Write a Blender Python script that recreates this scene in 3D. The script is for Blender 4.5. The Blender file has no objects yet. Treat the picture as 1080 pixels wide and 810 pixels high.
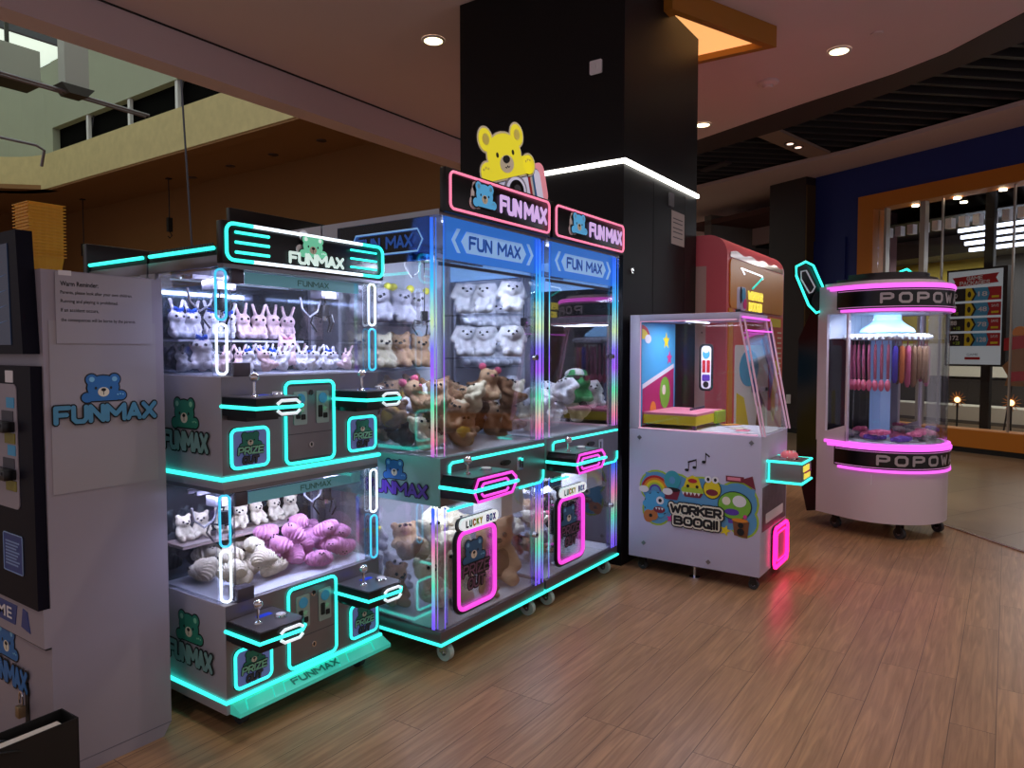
import bpy, bmesh, math, random
from mathutils import Vector, Matrix, Euler
PI = math.pi
R = math.radians
SC = bpy.context.scene
COL = SC.collection
# ------------------------------------------------------------------ colours and materials
def lin(h):
    h = h.lstrip('#')
    o = []
    for i in (0, 2, 4):
        c = int(h[i:i+2], 16) / 255
        o.append(c / 12.92 if c <= .04045 else ((c + .055) / 1.055) ** 2.4)
    return (*o, 1)
MATS = {}
def mat(name, col, rough=.5, metal=0., emit=None, es=0., spec=.5, noise=0., nscale=20., bump=0., bscale=60., coat=0.):
    if name in MATS: return MATS[name]
    m = bpy.data.materials.new(name); m.use_nodes = True
    nt = m.node_tree; b = nt.nodes['Principled BSDF']
    c = lin(col) if isinstance(col, str) else col
    b.inputs['Base Color'].default_value = c
    b.inputs['Roughness'].default_value = rough
    b.inputs['Metallic'].default_value = metal
    b.inputs['Specular IOR Level'].default_value = spec
    b.inputs['Coat Weight'].default_value = coat
    if emit is not None:
        b.inputs['Emission Color'].default_value = lin(emit) if isinstance(emit, str) else emit
        b.inputs['Emission Strength'].default_value = es
    tc = nt.nodes.new('ShaderNodeTexCoord')
    if noise:
        n = nt.nodes.new('ShaderNodeTexNoise'); n.inputs['Scale'].default_value = nscale; n.inputs['Detail'].default_value = 4
        nt.links.new(tc.outputs['Object'], n.inputs['Vector'])
        r = nt.nodes.new('ShaderNodeMapRange')
        r.inputs['From Min'].default_value = .3; r.inputs['From Max'].default_value = .7
        r.inputs['To Min'].default_value = 1 - noise; r.inputs['To Max'].default_value = 1 + noise
        nt.links.new(n.outputs['Fac'], r.inputs['Value'])
        x = nt.nodes.new('ShaderNodeVectorMath'); x.operation = 'SCALE'
        x.inputs[0].default_value = c[:3]
        nt.links.new(r.outputs['Result'], x.inputs['Scale'])
        nt.links.new(x.outputs['Vector'], b.inputs['Base Color'])
    if bump:
        n = nt.nodes.new('ShaderNodeTexNoise'); n.inputs['Scale'].default_value = bscale; n.inputs['Detail'].default_value = 3
        nt.links.new(tc.outputs['Object'], n.inputs['Vector'])
        bp = nt.nodes.new('ShaderNodeBump'); bp.inputs['Strength'].default_value = bump; bp.inputs['Distance'].default_value = .02
        nt.links.new(n.outputs['Fac'], bp.inputs['Height'])
        nt.links.new(bp.outputs['Normal'], b.inputs['Normal'])
    MATS[name] = m
    return m
def neon(name, col, s): return mat(name, col, .4, emit=col, es=s)
def glass_mat(name, tint=(.97, .98, 1, 1), refl=1., rough=.02):
    m = bpy.data.materials.new(name); m.use_nodes = True
    nt = m.node_tree; nt.nodes.clear()
    o = nt.nodes.new('ShaderNodeOutputMaterial'); mx = nt.nodes.new('ShaderNodeMixShader')
    t = nt.nodes.new('ShaderNodeBsdfTransparent'); t.inputs['Color'].default_value = tint
    g = nt.nodes.new('ShaderNodeBsdfAnisotropic' if False else 'ShaderNodeBsdfGlossy'); g.inputs['Roughness'].default_value = rough
    f = nt.nodes.new('ShaderNodeFresnel'); f.inputs['IOR'].default_value = 1.45
    mu = nt.nodes.new('ShaderNodeMath'); mu.operation = 'MULTIPLY'; mu.inputs[1].default_value = refl
    nt.links.new(f.outputs['Fac'], mu.inputs[0]); nt.links.new(mu.outputs[0], mx.inputs['Fac'])
    nt.links.new(t.outputs[0], mx.inputs[1]); nt.links.new(g.outputs[0], mx.inputs[2]); nt.links.new(mx.outputs[0], o.inputs['Surface'])
    MATS[name] = m
    return m
GLASS = glass_mat('clear_glass', refl=.45)
ACRYL = glass_mat('clear_acrylic', (.93, .96, 1, 1), .7, .06)
TEALACR = glass_mat('smoky_glass', (.62, .66, .72, 1), .9)
BAGM = glass_mat('clear_plastic_film', (.86, .88, .9, 1), 2.2, .12)
CY = neon('neon_cyan', (.03, .76, .60, 1), 2.0)
CYB = neon('neon_ice_blue', (.05, .48, .72, 1), 1.2)
CYS = neon('neon_cyan_soft', (.02, .62, .52, 1), .8)
WH = neon('neon_white', (.80, .90, 1, 1), 1.6)
PK = neon('neon_magenta', (.80, .06, .62, 1), 1.1)
PKS = neon('neon_rose', (.90, .22, .38, 1), .95)
HOT = neon('neon_hot_pink', (1, .008, .15, 1), 4.5)
PKP = neon('neon_orchid', (.85, .12, .80, 1), 1.15)
LEDW = neon('led_white', (.80, .86, 1, 1), 3)
LINEW = neon('line_lamp_white', (1, .97, .88, 1), 4.5)
STEEL = mat('brushed_steel', '#8a8790', .33, .75, noise=.06, nscale=8)
SATIN = mat('satin_grey_panel', '#a9a8b6', .38, .15, noise=.03, nscale=3)
DSTEEL = mat('dark_steel', '#5a5560', .4, .6)
CHROME = mat('chrome', '#e0e0e4', .08, 1)
BLACK = mat('black_plastic', '#0b0b0e', .3)
BLACKM = mat('matt_black', '#0a090b', .6)
WHITE = mat('white_plastic', '#e8e8ee', .4)
WPANEL = mat('white_laminate', '#9a94a2', .35, noise=.02, nscale=2)
RUB = mat('grey_rubber', '#3a3d40', .6)
LIGHTC = mat('caster_white', '#b9c9c9', .5)
INK = mat('black_ink', '#101014', .6)
INKG = mat('grey_ink', '#4a4a55', .6)
BLUE = mat('bear_blue', '#2a72b8', .5)
BLUEL = mat('bear_blue_light', '#7fc4e8', .5)
GREEN = mat('bear_green', '#2f8f78', .5)
GREENL = mat('bear_green_light', '#8fd8b8', .5)
CREAM = mat('cream_print', '#e8e4d0', .5)
YEL = mat('yellow_print', '#e6d21e', .5)
YELL = mat('yellow_print_light', '#f2ea78', .5)
RED = mat('red_print', '#b8202a', .5)
NAVY = mat('navy_print', '#16307a', .5)
PINKP = mat('pink_print', '#e88aa0', .5)
PURP = mat('purple_print', '#5a3aa8', .5)
ORAN = mat('orange_print', '#e08a2a', .5)
LIME = mat('lime_print', '#a8c83a', .5)
SKYB = mat('sky_print', '#4aa8dc', .5)
BROWNP = mat('brown_print', '#7a4a2a', .5)
# ------------------------------------------------------------------ mesh builder
class Fr:
    def __init__(s, o, r, u):
        s.o = Vector(o); s.r = Vector(r).normalized(); s.u = Vector(u).normalized(); s.n = s.r.cross(s.u)
    def p(s, a, b, d=0): return s.o + s.r * a + s.u * b + s.n * d
def front(x=0, y=0, z=0): return Fr((x, y, z), (1, 0, 0), (0, 0, 1))       # faces -Y
def leftf(x=0, y=0, z=0): return Fr((x, y, z), (0, -1, 0), (0, 0, 1))      # faces -X
def topf(x=0, y=0, z=0): return Fr((x, y, z), (1, 0, 0), (0, 1, 0))        # faces +Z
def botf(x=0, y=0, z=0): return Fr((x, y, z), (1, 0, 0), (0, -1, 0))       # faces -Z
FONTS = {}
def text_geo(s, bold=0.):
    k = (s, bold)
    if k in FONTS: return FONTS[k]
    c = bpy.data.curves.new('lettering', 'FONT'); c.body = s; c.size = 1; c.offset = bold; c.resolution_u = 3
    o = bpy.data.objects.new('lettering', c); COL.objects.link(o)
    bpy.context.view_layer.update()
    dg = bpy.context.evaluated_depsgraph_get()
    me = bpy.data.meshes.new_from_object(o.evaluated_get(dg))
    vs = [(v.co.x, v.co.y) for v in me.vertices]; fs = [tuple(p.vertices) for p in me.polygons]
    bpy.data.objects.remove(o); bpy.data.curves.remove(c); bpy.data.meshes.remove(me)
    x0 = min(v[0] for v in vs); x1 = max(v[0] for v in vs); y0 = min(v[1] for v in vs); y1 = max(v[1] for v in vs)
    vs = [((x - x0) / (x1 - x0), (y - y0) / (y1 - y0)) for x, y in vs]
    FONTS[k] = (vs, fs, (x1 - x0), (y1 - y0))
    return FONTS[k]
class MB:
    def __init__(s): s.bm = bmesh.new(); s.mats = []; s.k = 0
    def m(s, mt):
        if mt not in s.mats: s.mats.append(mt)
        s.k = s.mats.index(mt); return s
    def _fin(s, fs):
        for f in fs: f.material_index = s.k
    def faces(s, vs, polys):
        v = [s.bm.verts.new(p) for p in vs]; out = []
        for q in polys:
            try: out.append(s.bm.faces.new([v[i] for i in q]))
            except ValueError: pass
        s._fin(out); return v, out
    def box(s, x0, y0, z0, x1, y1, z1, bev=0.):
        if x0 > x1: x0, x1 = x1, x0
        if y0 > y1: y0, y1 = y1, y0
        if z0 > z1: z0, z1 = z1, z0
        v, f = s.faces([(x0, y0, z0), (x1, y0, z0), (x1, y1, z0), (x0, y1, z0), (x0, y0, z1), (x1, y0, z1), (x1, y1, z1), (x0, y1, z1)],
                       [(0, 3, 2, 1), (4, 5, 6, 7), (0, 1, 5, 4), (1, 2, 6, 5), (2, 3, 7, 6), (3, 0, 4, 7)])
        if bev:
            es = list({e for q in f for e in q.edges})
            r = bmesh.ops.bevel(s.bm, geom=es, offset=bev, segments=2, affect='EDGES', profile=.5)
            s._fin(r['faces']); 
        return s
    def prism(s, pts, fr, d0, d1):
        n = len(pts)
        a = sum(pts[i][0] * pts[(i+1) % n][1] - pts[(i+1) % n][0] * pts[i][1] for i in range(n))
        if a < 0: pts = pts[::-1]
        if d0 > d1: d0, d1 = d1, d0
        s.faces([fr.p(x, y, d0) for x, y in pts] + [fr.p(x, y, d1) for x, y in pts],
                [tuple(range(n))[::-1], tuple(range(n, 2*n))] + [(i, (i+1) % n, n + (i+1) % n, n + i) for i in range(n)])
        return s
    def ell(s, fr, cx, cy, rx, ry, d0, d1, n=20, rot=0.):
        c, q = math.cos(rot), math.sin(rot)
        pts = [(rx * math.cos(2*PI*i/n), ry * math.sin(2*PI*i/n)) for i in range(n)]
        return s.prism([(cx + x*c - y*q, cy + x*q + y*c) for x, y in pts], fr, d0, d1)
    def rrect(s, fr, x0, y0, x1, y1, r, d0, d1): return s.prism(rr(x0, y0, x1, y1, r), fr, d0, d1)
    def star(s, fr, cx, cy, r, d0, d1, rot=0.):
        return s.prism([(cx + (r if i % 2 == 0 else r*.45) * math.sin(PI*i/5 + rot), cy + (r if i % 2 == 0 else r*.45) * math.cos(PI*i/5 + rot)) for i in range(10)], fr, d0, d1)
    def tube(s, pts, r, closed=False, n=8):
        pts = [Vector(p) for p in pts]; N = len(pts); rings = []
        nrm = None
        for i, p in enumerate(pts):
            a = pts[i-1] if (i > 0 or closed) else p; b = pts[(i+1) % N] if (i < N-1 or closed) else p
            t = (b - a).normalized() if (b - a).length > 1e-9 else Vector((0, 0, 1))
            if nrm is None:
                nrm = t.orthogonal().normalized()
            else:
                nrm = (nrm - t * nrm.dot(t))
                nrm = nrm.normalized() if nrm.length > 1e-6 else t.orthogonal().normalized()
            bn = t.cross(nrm)
            rr_ = r[i] if isinstance(r, (list, tuple)) else r
            rings.append([s.bm.verts.new(p + (nrm * math.cos(2*PI*k/n) + bn * math.sin(2*PI*k/n)) * rr_) for k in range(n)])
        fs = []
        for i in range(N if closed else N-1):
            A, B = rings[i], rings[(i+1) % N]
            if closed and i == N-1:   # align the seam
                off = min(range(n), key=lambda o: (A[0].co - B[o].co).length)
                B = B[off:] + B[:off]
            for k in range(n):
                fs.append(s.bm.faces.new([A[k], A[(k+1) % n], B[(k+1) % n], B[k]]))
        if not closed:
            fs.append(s.bm.faces.new(rings[0][::-1])); fs.append(s.bm.faces.new(rings[-1]))
        s._fin(fs); return s
    def cyl(s, a, b, r, r2=None, n=16):
        return s.tube([a, b], [r, r if r2 is None else r2], False, n)
    def sph(s, c, r, seg=14, sc=(1, 1, 1)):
        g = bmesh.ops.create_uvsphere(s.bm, u_segments=seg, v_segments=max(6, seg // 2 + 1), radius=r)
        for v in g['verts']: v.co = Vector((v.co.x*sc[0], v.co.y*sc[1], v.co.z*sc[2])) + Vector(c)
        s._fin({f for v in g['verts'] for f in v.link_faces}); return s
    def lathe(s, prof, c=(0, 0, 0), n=24, a0=0., a1=2*PI):
        full = abs(a1 - a0 - 2*PI) < 1e-6; k = n if full else n + 1; rings = []
        for i in range(k):
            a = a0 + (a1 - a0) * i / n
            rings.append([s.bm.verts.new((c[0] + r*math.cos(a), c[1] + r*math.sin(a), c[2] + z)) for r, z in prof])
        fs = []
        for i in range(n):
            A, B = rings[i], rings[(i+1) % k]
            for j in range(len(prof) - 1):
                try: fs.append(s.bm.faces.new([A[j], B[j], B[j+1], A[j+1]]))
                except ValueError: pass
        s._fin(fs); return s
    def text(s, st, fr, x, y, w, h, d, bold=0., d0=None, skew=0., grow=0.):
        vs, fs, aw, ah = text_geo(st, bold)
        if w is None: w = h * aw / ah
        P = [fr.p(x + a * w + skew * b * h, y + b * h, d) for a, b in vs]
        nv = [s.bm.verts.new(p) for p in P]; out = []
        for q in fs:
            try: out.append(s.bm.faces.new([nv[i] for i in q]))
            except ValueError: pass
        if d0 is not None:
            es = [e for e in {e for f in out for e in f.edges} if len(e.link_faces) == 1]
            mp = {}
            for v in {v for e in es for v in e.verts}: mp[v] = s.bm.verts.new(v.co + fr.n * (d0 - d))
            for e in es:
                a, b = e.verts
                try: out.append(s.bm.faces.new([a, b, mp[b], mp[a]]))
                except ValueError: pass
        s._fin(out); return s
    def build(s, name, parent=None, loc=None, smooth=True, fixn=True):
        if fixn: bmesh.ops.recalc_face_normals(s.bm, faces=s.bm.faces[:])
        me = bpy.data.meshes.new(name); s.bm.to_mesh(me); s.bm.free()
        for mt in s.mats: me.materials.append(mt)
        if smooth:
            me.shade_smooth(); me.set_sharp_from_angle(angle=R(35))
        o = bpy.data.objects.new(name, me); COL.objects.link(o)
        if parent: o.parent = parent
        if loc is not None: o.location = loc
        return o
def rr(x0, y0, x1, y1, r, n=5):
    pts = []
    for cx, cy, a in ((x1-r, y1-r, 0), (x0+r, y1-r, 90), (x0+r, y0+r, 180), (x1-r, y0+r, 270)):
        for i in range(n + 1):
            t = R(a + 90*i/n); pts.append((cx + r*math.cos(t), cy + r*math.sin(t)))
    return pts
def ring(mb, fr, x0, y0, x1, y1, r, rad, d=.006): return mb.tube([fr.p(a, b, d) for a, b in rr(x0, y0, x1, y1, r)], rad, True)
def thing(name, label, cat, loc=(0, 0, 0), rz=0., group=None):
    o = bpy.data.objects.new(name, None); COL.objects.link(o); o.empty_display_size = .05
    o.location = loc; o.rotation_euler = (0, 0, rz); tag(o, label, cat, group); return o
def tag(o, label, cat, group=None):
    o['label'] = label; o['category'] = cat
    if group: o['group'] = group
    return o
def struct(o): o['kind'] = 'structure'; return o
def dup(o, parent=None):
    c = o.copy(); COL.objects.link(c)
    if parent: c.parent = parent
    for ch in list(o.children): dup(ch, c)
    return c
def area(name, loc, rot, sx, sy, power, col=(1, 1, 1), parent=None, spread=PI):
    l = bpy.data.lights.new(name, 'AREA'); l.shape = 'RECTANGLE'; l.size = sx; l.size_y = sy; l.energy = power; l.color = col; l.spread = spread
    o = bpy.data.objects.new(name, l); COL.objects.link(o); o.location = loc; o.rotation_euler = rot
    if parent: o.parent = parent
    return o
def spot(name, loc, power, col, size=R(120), blend=.8, rad=.06):
    l = bpy.data.lights.new(name, 'SPOT'); l.energy = power; l.color = col; l.spot_size = size; l.spot_blend = blend; l.shadow_soft_size = rad
    o = bpy.data.objects.new(name, l); COL.objects.link(o); o.location = loc; return o
# ------------------------------------------------------------------ block letters drawn as strokes
_O = [(.2, 0), (.8, 0), (1, .22), (1, .78), (.8, 1), (.2, 1), (0, .78), (0, .22), (.2, 0)]
_P = [(0, 0), (0, 1), (.75, 1), (1, .86), (1, .58), (.75, .44), (0, .44)]
STROKES = {'F': [[(1, 1), (0, 1), (0, 0)], [(0, .52), (.8, .52)]], 'U': [[(0, 1), (0, .2), (.22, 0), (.78, 0), (1, .2), (1, 1)]], 'N': [[(0, 0), (0, 1), (1, 0), (1, 1)]], 'M': [[(0, 0), (0, 1), (.5, .35), (1, 1), (1, 0)]],
 'A': [[(0, 0), (.5, 1), (1, 0)], [(.2, .28), (.8, .28)]], 'X': [[(0, 0), (1, 1)], [(0, 1), (1, 0)]], 'P': [_P], 'O': [_O], 'W': [[(0, 1), (.24, 0), (.5, .75), (.76, 0), (1, 1)]], 'R': [_P, [(.5, .44), (1, 0)]],
 'K': [[(0, 0), (0, 1)], [(1, 1), (0, .42)], [(.35, .6), (1, 0)]], 'E': [[(1, 0), (0, 0), (0, 1), (1, 1)], [(0, .52), (.85, .52)]], 'B': [[(0, 0), (0, 1), (.72, 1), (.94, .86), (.94, .64), (.72, .52), (0, .52)], [(.72, .52), (1, .38), (1, .14), (.78, 0), (0, 0)]],
 'Q': [_O, [(.55, .35), (1.02, -.06)]], 'I': [[(.5, 0), (.5, 1)]], 'Z': [[(0, 1), (1, 1), (0, 0), (1, 0)]], 'T': [[(0, 1), (1, 1)], [(.5, 1), (.5, 0)]], 'L': [[(0, 1), (0, 0), (1, 0)]], 'C': [[(1, .8), (.8, 1), (.2, 1), (0, .78), (0, .22), (.2, 0), (.8, 0), (1, .2)]],
 'G': [[(1, .8), (.8, 1), (.2, 1), (0, .78), (0, .22), (.2, 0), (.8, 0), (1, .22), (1, .45), (.6, .45)]], 'S': [[(1, .82), (.8, 1), (.2, 1), (0, .8), (.1, .6), (.9, .42), (1, .2), (.8, 0), (.2, 0), (0, .16)]], 'Y': [[(0, 1), (.5, .48), (1, 1)], [(.5, .48), (.5, 0)]]}
def block(mb, st, fr, x, y, w, h, d, t, skew=0., grow=0., gap=.28, th=.0008):
    """one line of heavy block letters; grow thickens every stroke for an outline"""
    wd = {'M': 1.15, 'W': 1.25, 'I': .02, ' ': .45}
    tot = sum(wd.get(c, .8) for c in st) + gap*(len(st) - 1)
    u = (w - t) / (tot if ' ' not in st else tot)
    cx = x + t/2; n = 0; hh = (t + grow)/2
    for c in st:
        cw = wd.get(c, .8)*u
        for pl in STROKES.get(c, []):
            pts = [(cx + a*cw + skew*b*h, y + t/2 + b*(h - t)) for a, b in pl]
            for i in range(len(pts)):
                n += 1; e = d + .00003*n
                mb.prism([(pts[i][0] + hh*math.cos(PI/4*k + PI/8)*1.04, pts[i][1] + hh*math.sin(PI/4*k + PI/8)*1.04) for k in range(8)], fr, e - th, e)
                if i:
                    (ax, ay), (bx, by) = pts[i-1], pts[i]; l = math.hypot(bx - ax, by - ay) or 1; nx, ny = -(by - ay)/l*hh, (bx - ax)/l*hh
                    mb.prism([(ax + nx, ay + ny), (ax - nx, ay - ny), (bx - nx, by - ny), (bx + nx, by + ny)], fr, e - th - .00001, e - .00001)
        cx += cw + gap*u
    return mb
# ------------------------------------------------------------------ emblem: a bear head peeking over a word
def bear(mb, fr, cx, cy, s, main, light, d=.001, ink=INK):
    t = .0007
    q_ = [0]
    def E(x, y, rx, ry, lv, m):
        q_[0] += 1; e = d + lv*t + .00003*q_[0]; mb.m(m).ell(fr, cx + x*s, cy + y*s, rx*s, ry*s, e, e + t*.8)
    o = .035
    for q, mt, lv in ((o, ink, 0), (0, main, 1)):
        E(-.30, .40, .15+q, .15+q, lv, mt); E(.30, .40, .15+q, .15+q, lv, mt)
        E(0, .18, .42+q, .33+q, lv, mt)
        E(-.42, -.08, .15+q, .13+q, lv, mt); E(.46, -.05, .15+q, .13+q, lv, mt)
        mb.m(mt).rrect(fr, cx - (.36+q)*s, cy - (.18+q)*s, cx + (.40+q)*s, cy + .15*s, .04*s, d + lv*t, d + lv*t + t*.8)
    E(-.30, .41, .07, .07, 2, light); E(.30, .41, .07, .07, 2, light)
    E(0, .06, .15, .13, 2, CREAM); E(0, .12, .065, .045, 3, ink)
    E(-.2, .17, .03, .04, 2, ink); E(.2, .17, .03, .04, 2, ink)
    for i in range(3): E(.38 + .07*i, -.01 - .015*abs(i-1), .022, .022, 2, light)
    mb.m(ink).prism([(cx - .01*s, cy - .02*s), (cx + .01*s, cy - .02*s), (cx + .01*s, cy + .08*s), (cx - .01*s, cy + .08*s)], fr, d + 3*t, d + 3.6*t)
def funmax(mb, fr, x0, y0, w, h, main, light, fill=None, d=.001):
    """bear over the word FUNMAX, outlined"""
    bear(mb, fr, x0 + w*.47, y0 + h*.55, h*.72, main, light, d)
    block(mb.m(INK), 'FUNMAX', fr, x0, y0, w, h*.36, d + .0045, h*.085, grow=h*.055)
    block(mb.m(fill or light), 'FUNMAX', fr, x0, y0, w, h*.36, d + .0062, h*.085)
# ================================================================== THE SETTING
def floor_mat():
    m = bpy.data.materials.new('oak_vinyl_planks'); m.use_nodes = True; nt = m.node_tree; b = nt.nodes['Principled BSDF']
    tc = nt.nodes.new('ShaderNodeTexCoord')
    br = nt.nodes.new('ShaderNodeTexBrick'); br.inputs['Scale'].default_value = 1
    br.inputs['Brick Width'].default_value = 1.22; br.inputs['Row Height'].default_value = .15; br.inputs['Mortar Size'].default_value = .0012
    br.inputs['Color1'].default_value = (.0, .0, .0, 1); br.inputs['Color2'].default_value = (1, 1, 1, 1); br.inputs['Mortar'].default_value = (.2, .2, .2, 1)
    br.offset = .37; br.offset_frequency = 3
    nt.links.new(tc.outputs['Object'], br.inputs['Vector'])
    # shift the grain per plank
    ad = nt.nodes.new('ShaderNodeVectorMath'); ad.operation = 'MULTIPLY_ADD'; ad.inputs[1].default_value = (7, 3, 5)
    nt.links.new(br.outputs['Color'], ad.inputs[0]); nt.links.new(tc.outputs['Object'], ad.inputs[2])
    mp = nt.nodes.new('ShaderNodeMapping'); mp.inputs['Scale'].default_value = (1.1, 20, 1)
    nt.links.new(ad.outputs['Vector'], mp.inputs['Vector'])
    n = nt.nodes.new('ShaderNodeTexNoise'); n.inputs['Scale'].default_value = 2.2; n.inputs['Detail'].default_value = 7; n.inputs['Distortion'].default_value = 1.2
    nt.links.new(mp.outputs['Vector'], n.inputs['Vector'])
    cr = nt.nodes.new('ShaderNodeValToRGB')
    e = cr.color_ramp.elements; e[0].position = .30; e[0].color = lin('#8c6a4c'); e[1].position = .68; e[1].color = lin('#b28a66')
    q = e.new(.48); q.color = lin('#9d785a')
    nt.links.new(n.outputs['Fac'], cr.inputs['Fac'])
    mx = nt.nodes.new('ShaderNodeMix'); mx.data_type = 'RGBA'; mx.blend_type = 'MULTIPLY'; mx.inputs['Factor'].default_value = 1
    r2 = nt.nodes.new('ShaderNodeMapRange'); r2.inputs['To Min'].default_value = .88; r2.inputs['To Max'].default_value = 1.06
    nt.links.new(br.outputs['Color'], r2.inputs['Value'])
    nt.links.new(cr.outputs['Color'], mx.inputs['A']); nt.links.new(r2.outputs['Result'], mx.inputs['B'])
    m2 = nt.nodes.new('ShaderNodeMix'); m2.data_type = 'RGBA'
    nt.links.new(br.outputs['Fac'], m2.inputs['Factor']); nt.links.new(mx.outputs['Result'], m2.inputs['A']); m2.inputs['B'].default_value = lin('#3a2418')
    nt.links.new(m2.outputs['Result'], b.inputs['Base Color'])
    b.inputs['Roughness'].default_value = .34; b.inputs['Specular IOR Level'].default_value = .45
    bp = nt.nodes.new('ShaderNodeBump'); bp.inputs['Strength'].default_value = .12; bp.inputs['Distance'].default_value = .004
    nt.links.new(n.outputs['Fac'], bp.inputs['Height']); nt.links.new(bp.outputs['Normal'], b.inputs['Normal'])
    return m
def tile_mat():
    m = bpy.data.materials.new('stone_look_tiles'); m.use_nodes = True; nt = m.node_tree; b = nt.nodes['Principled BSDF']
    tc = nt.nodes.new('ShaderNodeTexCoord'); mp = nt.nodes.new('ShaderNodeMapping'); mp.inputs['Rotation'].default_value = (0, 0, R(-63.4 + 90))
    nt.links.new(tc.outputs['Object'], mp.inputs['Vector'])
    br = nt.nodes.new('ShaderNodeTexBrick'); br.inputs['Scale'].default_value = 1; br.inputs['Brick Width'].default_value = 1.2; br.inputs['Row Height'].default_value = .6
    br.inputs['Mortar Size'].default_value = .004; br.offset = .5
    br.inputs['Color1'].default_value = lin('#8a7560'); br.inputs['Color2'].default_value = lin('#7d6a56'); br.inputs['Mortar'].default_value = lin('#4a3a2e')
    nt.links.new(mp.outputs['Vector'], br.inputs['Vector'])
    n = nt.nodes.new('ShaderNodeTexNoise'); n.inputs['Scale'].default_value = 1.5; n.inputs['Detail'].default_value = 5
    nt.links.new(tc.outputs['Object'], n.inputs['Vector'])
    r = nt.nodes.new('ShaderNodeMapRange'); r.inputs['To Min'].default_value = .7; r.inputs['To Max'].default_value = 1.25
    nt.links.new(n.outputs['Fac'], r.inputs['Value'])
    mx = nt.nodes.new('ShaderNodeMix'); mx.data_type = 'RGBA'; mx.blend_type = 'MULTIPLY'; mx.inputs['Factor'].default_value = 1
    nt.links.new(br.outputs['Color'], mx.inputs['A']); nt.links.new(r.outputs['Result'], mx.inputs['B'])
    nt.links.new(mx.outputs['Result'], b.inputs['Base Color']); b.inputs['Roughness'].default_value = .3
    return m
CEILM = mat('painted_ceiling', '#dccad0', .85, noise=.02, nscale=1.5)
BULKM = mat('painted_bulkhead', '#d8c4c8', .85)
BROWNC = mat('brown_painted_soffit', '#946c44', .8)
BANDM = mat('dark_brown_band', '#3a2a2a', .6)
SLATM = mat('black_slats', '#1a1719', .6)
SLATE = mat('slat_edge', '#2c292b', .5)
mb = MB().m(floor_mat()); mb.box(-5, -7, -.1, 24, 30, 0); struct(mb.build('floor'))
SEAM = [(8.6, 2.2), (7.7, 1.25), (6.902, .426), (6.264, -.132), (5.5, -.68), (4.4, -1.25), (2.8, -1.75), (0, -2.2), (-4.9, -2.4)]
mb = MB().m(tile_mat()); mb.prism(SEAM + [(-4.9, -6.9), (20, -6.9), (20, 14), (14, 12.5)], topf(), .001, .005); struct(mb.build('floor_right'))
mb = MB().m(mat('metal_floor_trim', '#d8ccc8', .25, .9)); mb.tube([(x, y, .006) for x, y in SEAM], .008); struct(mb.build('trim_1'))
# main ceiling with its curved edge, dark band along it
EDGE = [(10.2, 5.9), (9.35, 4.6), (8.71, 3.251), (8.099, 1.907), (7.708, .963), (7.442, .516), (6.902, -.032), (6.1, -.65), (4.9, -1.3), (2.8, -1.9), (-5, -2.4)]
OUT = [(10.9, 5.9), (10.0, 4.75), (9.334, 3.481), (8.768, 2.061), (8.207, 1.021), (7.835, .406), (7.45, -.15), (6.5, -1.0), (5.1, -1.75), (2.9, -2.4), (-5, -2.9)]
mb = MB().m(CEILM); mb.prism(EDGE + [(-5, 5.66)], topf(), 4.07, 4.25); struct(mb.build('ceiling'))
mb = MB().m(BANDM)
for i in range(len(EDGE) - 1): mb.prism([EDGE[i], EDGE[i+1], OUT[i+1], OUT[i]], topf(), 4.065, 4.25)
struct(mb.build('trim_2'))
mb = MB().m(BULKM); mb.box(-5, 5.644, 3.773, 11, 5.88, 4.6); struct(mb.build('trim_3'))
mb = MB().m(BLACKM); mb.box(-5, 5.624, 4.062, 10.0, 5.643, 4.0705); struct(mb.build('trim_4'))
# slatted ceiling of the mall lane
mb = MB().m(BLACKM); mb.prism([(2, -7), (20, -7), (20, 12), (11, 5.88), (9, 5.6), (7, 2), (5.5, -.5)], topf(), 4.9, 5.0)
mb.m(SLATE)
for i in range(70):
    k = -9 + i * .27
    c = Vector((9.5, 1.5)) + Vector((.731, .682)) * k
    a = c + Vector((.682, -.731)) * 11; b = c - Vector((.682, -.731)) * 9
    w = Vector((.731, .682)) * .032
    # clip the slat to the lane side of the ceiling edge
    def inside(p): return p.y < 5.6 and p.x > 6.2
    ts = [j/200 for j in range(201) if inside(b + (a - b) * (j/200))]
    if not ts: continue
    a, b = b + (a - b) * max(ts), b + (a - b) * min(ts)
    P4 = [a - w, b - w, b + w, a + w]
    mb.prism([(p.x, p.y) for p in P4], topf(), 4.52, 4.66)
struct(mb.build('ceiling_slats'))
mb = MB().m(BULKM); mb.prism([(14.3, 8.0), (12.85, 4.78), (12.25, 3.2), (11.85, 2.0), (10.78, -.08), (9.2, -4), (16, -4), (19, 7)], topf(), 4.44, 4.5); struct(mb.build('ceiling_soffit'))
# square pillar
mb = MB().m(mat('black_laminate', '#060508', .45, spec=.3)).box(4.321, 2.107, 0, 5.655, 3.485, 4.07)
mb.m(mat('door_seam', '#020203', .6))
for x in (4.80, 5.40): mb.box(x, 2.1055, .1, x + .006, 2.107, 2.66)
struct(mb.build('wall_pillar'))
mb = MB().m(LINEW); mb.box(4.30, 2.095, 2.685, 4.32, 3.2, 2.712); mb.box(4.30, 2.085, 2.685, 5.655, 2.106, 2.712)
tag(mb.build('line_lamp'), 'thin white light line wrapping the corner of the black pillar', 'light')
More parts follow.
